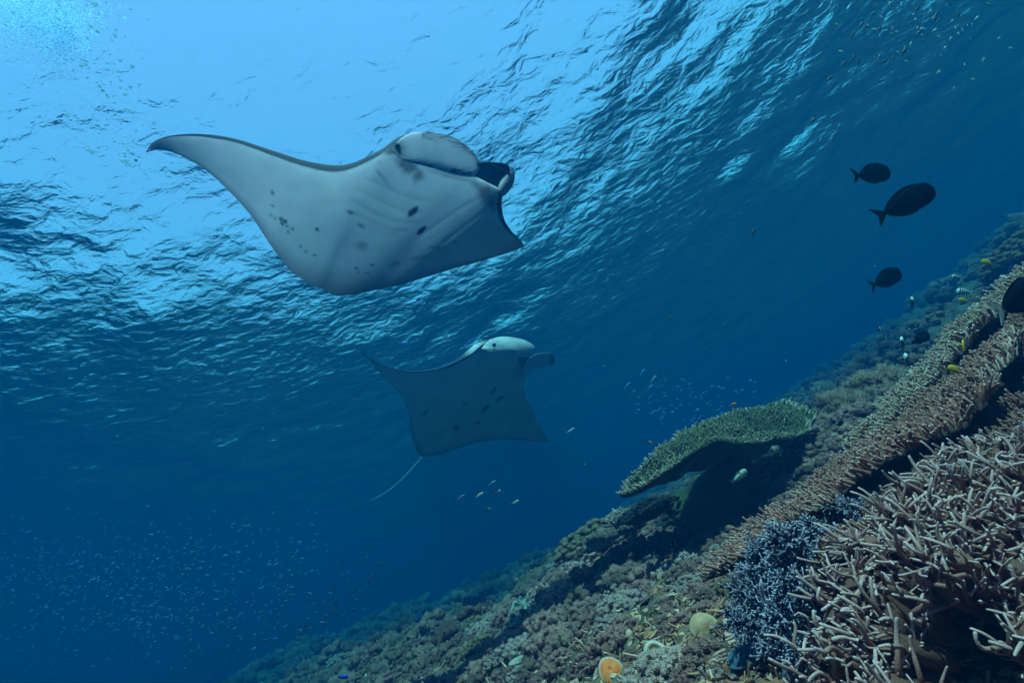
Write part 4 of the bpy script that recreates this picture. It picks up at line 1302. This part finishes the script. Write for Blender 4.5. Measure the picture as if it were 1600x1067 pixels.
# feathery twig corals on the crest
m_twig = mat('feather_coral', (.30, .11, .07), (.20, .075, .05), nscale=6, rough=.9, tint=(.50, .23, .15), rnd=.15)
fm = [soft_coral_mesh(300 + q, 60, 110, material=m_twig, kn=.11, spk=(1.6, 3.0, .10), name='feather_coral') for q in range(3)]
for (x, y, d, s_, lb) in [(1318, 648, 4.2, .23, 'brown feathery coral bush standing left on the crest'), (1372, 622, 4.3, .27, 'largest brown feathery coral bush, close to the plate coral'),
                          (1290, 672, 4.0, .12, 'low feathery coral tuft below the two bushes'), (1352, 660, 3.9, .17, 'feathery coral bush low between the big bush and the plate coral'),
                          (1130, 806, 3.3, .075, 'small tan feathery tuft in front of the black hollow'),
                          (1242, 692, 3.8, .10, 'small pale feathery tuft at the right end of the table coral')]:
    o = obj('feather_coral', R.choice(fm), mw=Matrix.Translation(at(x, y, d)) @ Matrix.Rotation(R.uniform(0, 6), 4, 'Z') @ Matrix.Diagonal((s_, s_, s_ * 1.25, 1)))
    tag(o, lb, 'coral', 'feathery corals')

# long low coral mounds left of the hollow
def mound(name, px, py, depth, radii, material, label, cat_, rot=0):
    me = soft_coral_mesh(int(px), 150, 22, material=material, kn=.085, name=name, spk=(1.1, 1.35, .12))
    o = obj(name, me, mw=Matrix.Translation(at(px, py, depth)) @ Matrix.Rotation(rot, 4, 'Z') @ Matrix.Diagonal((*radii, 1)))
    return tag(o, label, cat_)


m_mound = mat('mound_coral', (.30, .28, .16), (.18, .18, .11), nscale=16, rough=.95, bump=.03, bscale=26, tint=None)
mound('mound_coral', 935, 848, 4.5, (.40, .32, .29), m_sc_o, 'long pale green coral mound left of the table coral', 'coral', rot=.3)
mound('mound_coral', 975, 868, 3.9, (.27, .23, .24), m_sc_b, 'dark brown lumpy coral head below the long green mound', 'coral')
table_coral([(912, 862, 3.5), (925, 842, 3.65), (955, 825, 3.75), (990, 812, 3.8), (1003, 818, 3.65), (975, 840, 3.45), (940, 858, 3.4)], 'small speckled plate coral capping the brown coral head', 'coral', 420, .022, .007, m_plate, m_br_grey, seed=31, thick_=.03)
table_coral([(945, 815, 4.0), (960, 800, 4.1), (978, 797, 4.1), (985, 806, 3.95), (965, 818, 3.9)], 'little pale plate coral on top of the green mound', 'coral', 160, .03, .008, m_plate, m_br_grey, seed=33, thick_=.03)

mound('reef_bommie', 1600, 402, 5.2, (.40, .38, .34), m_sc_o, 'far dark coral bommie at the right edge of the frame', 'coral')
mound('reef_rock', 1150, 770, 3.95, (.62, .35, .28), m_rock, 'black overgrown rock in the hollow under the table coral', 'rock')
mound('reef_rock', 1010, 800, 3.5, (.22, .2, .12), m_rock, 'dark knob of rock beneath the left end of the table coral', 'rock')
# mushroom corals and cups on the rubble
def disc(name, x, y, rpx, material, label, ring=False, ruff=0, tilt=.5, sq=1.0, dome=.22):
    p = hit(x, y)
    d = p.dot(fw); r_ = rpx / F * d
    K, N = 22, 72
    f = np.linspace(0, 1, K)[:, None]; th = np.arange(N)[None] * 2 * math.pi / N
    rad_ = r_ * f * (1 + .05 * np.sin(3 * th + x) * f + ruff * .12 * np.sin(4 * th) * f)
    zz = r_ * (dome * (1 - f ** 2) if not ring else .35 * np.exp(-((f - .72) / .22) ** 2) + .0) + r_ * .02 * np.sin(36 * th) * f + ruff * r_ * .3 * np.sin(5 * th) * f ** 2
    zz = zz - (.10 * np.exp(-(f / .15) ** 2) * r_ if not ring else .05 * r_)
    top = np.stack([rad_ * np.cos(th), rad_ * np.sin(th) * sq, zz + 0 * th], -1)
    bot = top.copy(); bot[..., 2] = top[-1:, :, 2] - r_ * (.12 + .25 * (1 - f)); bot[..., :2] *= .97
    V = np.concatenate([top, bot[::-1]], 0).reshape(-1, 3)
    i = np.arange(2 * K * N).reshape(2 * K, N); j = np.roll(i, -1, 1)
    Q = np.stack([i[:-1], i[1:], j[1:], j[:-1]], -1).reshape(-1, 4)
    tn = np.concatenate([f * np.ones((1, N)), f[::-1] * np.ones((1, N))]).ravel()
    toc = (-Vector(p)).normalized()
    z = Vector((0, 0, 1)) * (1 - tilt) + toc * tilt
    M_ = Matrix.Translation(p + Vector((0, 0, r_ * (.8 if ring and not ruff else .35))) + toc * r_ * .4) @ z.to_track_quat('Z', 'Y').to_matrix().to_4x4()
    o = obj(name, mesh(name, V, Q, mat=material, tint=np.clip((tn - .8) * 5, 0, 1)), mw=M_)
    return tag(o, label, 'coral')


m_or = mat('orange_mushroom_coral', (.90, .17, .03), (.75, .12, .02), nscale=30, rough=.6, tint=(.5, .34, .32), bump=.002, bscale=120)
m_pg = mat('pale_green_coral', (.66, .40, .28), (.46, .28, .20), nscale=16, rough=.6, tint=(.60, .34, .42), bump=.002, bscale=90)
m_cr = mat('cream_coral', (.66, .32, .20), (.34, .12, .06), nscale=14, rough=.65, tint=(.5, .42, .25), bump=.002, bscale=90)
m_tq = mat('lettuce_coral', (.30, .27, .24), (.18, .17, .15), nscale=20, rough=.8, tint=(.75, .66, .60), bump=.002, bscale=60)
disc('mushroom_coral', 957, 1054, 19, m_or, 'orange mushroom coral disc at the bottom edge', tilt=.75)
disc('mushroom_coral', 1033, 1040, 20, m_pg, 'pale green ring shaped coral with lilac rim', ring=True, tilt=.75)
disc('mushroom_coral', 1102, 984, 22, m_cr, 'cream and tan domed coral beside the blue grey coral', tilt=.45, dome=.75)
disc('mushroom_coral', 935, 1003, 9, m_cr, 'tiny cream domed coral near the pale sticks', tilt=.4)
disc('mushroom_coral', 992, 970, 13, m_cr, 'small greenish cream coral under a mauve soft coral', tilt=.4)
disc('mushroom_coral', 995, 1047, 7, mat('grey_ball', (.5, .55, .5)), 'small round grey coral right of the orange disc', tilt=.3)
disc('encrusting_coral', 812, 1037, 17, mat('pale_crust', (.44, .28, .25), (.25, .15, .13), nscale=30), 'flat pale coral patch on the brown slope', tilt=.3, sq=.5)
p = hit(825, 960)
root = empty('lettuce_coral', p)
tag(root, 'pale turquoise lettuce coral with frilled cups on the slope', 'coral')
for (x, y, rp, tl) in [(812, 957, 13, .6), (832, 944, 13, .5), (822, 968, 13, .7), (838, 958, 11, .6), (806, 972, 10, .7), (818, 944, 10, .5)]:
    o = disc('frill', x, y, rp, m_tq, None, ring=True, ruff=1, tilt=tl)
    mwm = o.matrix_basis.copy(); o.parent = root
    o.matrix_basis = Matrix.Translation(-p) @ mwm
    del o['category']
# teal plate leaf at the foot of the blue coral
disc('leafy_coral', 1165, 1036, 26, mat('teal_leaf', (.05, .075, .11), (.03, .045, .07), nscale=12, tint=(.10, .14, .18)), 'dark teal leafy coral under the blue grey coral', tilt=.6, sq=.6)
# tiny tan tufts at the lower left edge
add_soft(470, 1062, 55, 8, 'tan bushy coral poking up at the bottom left of the reef')
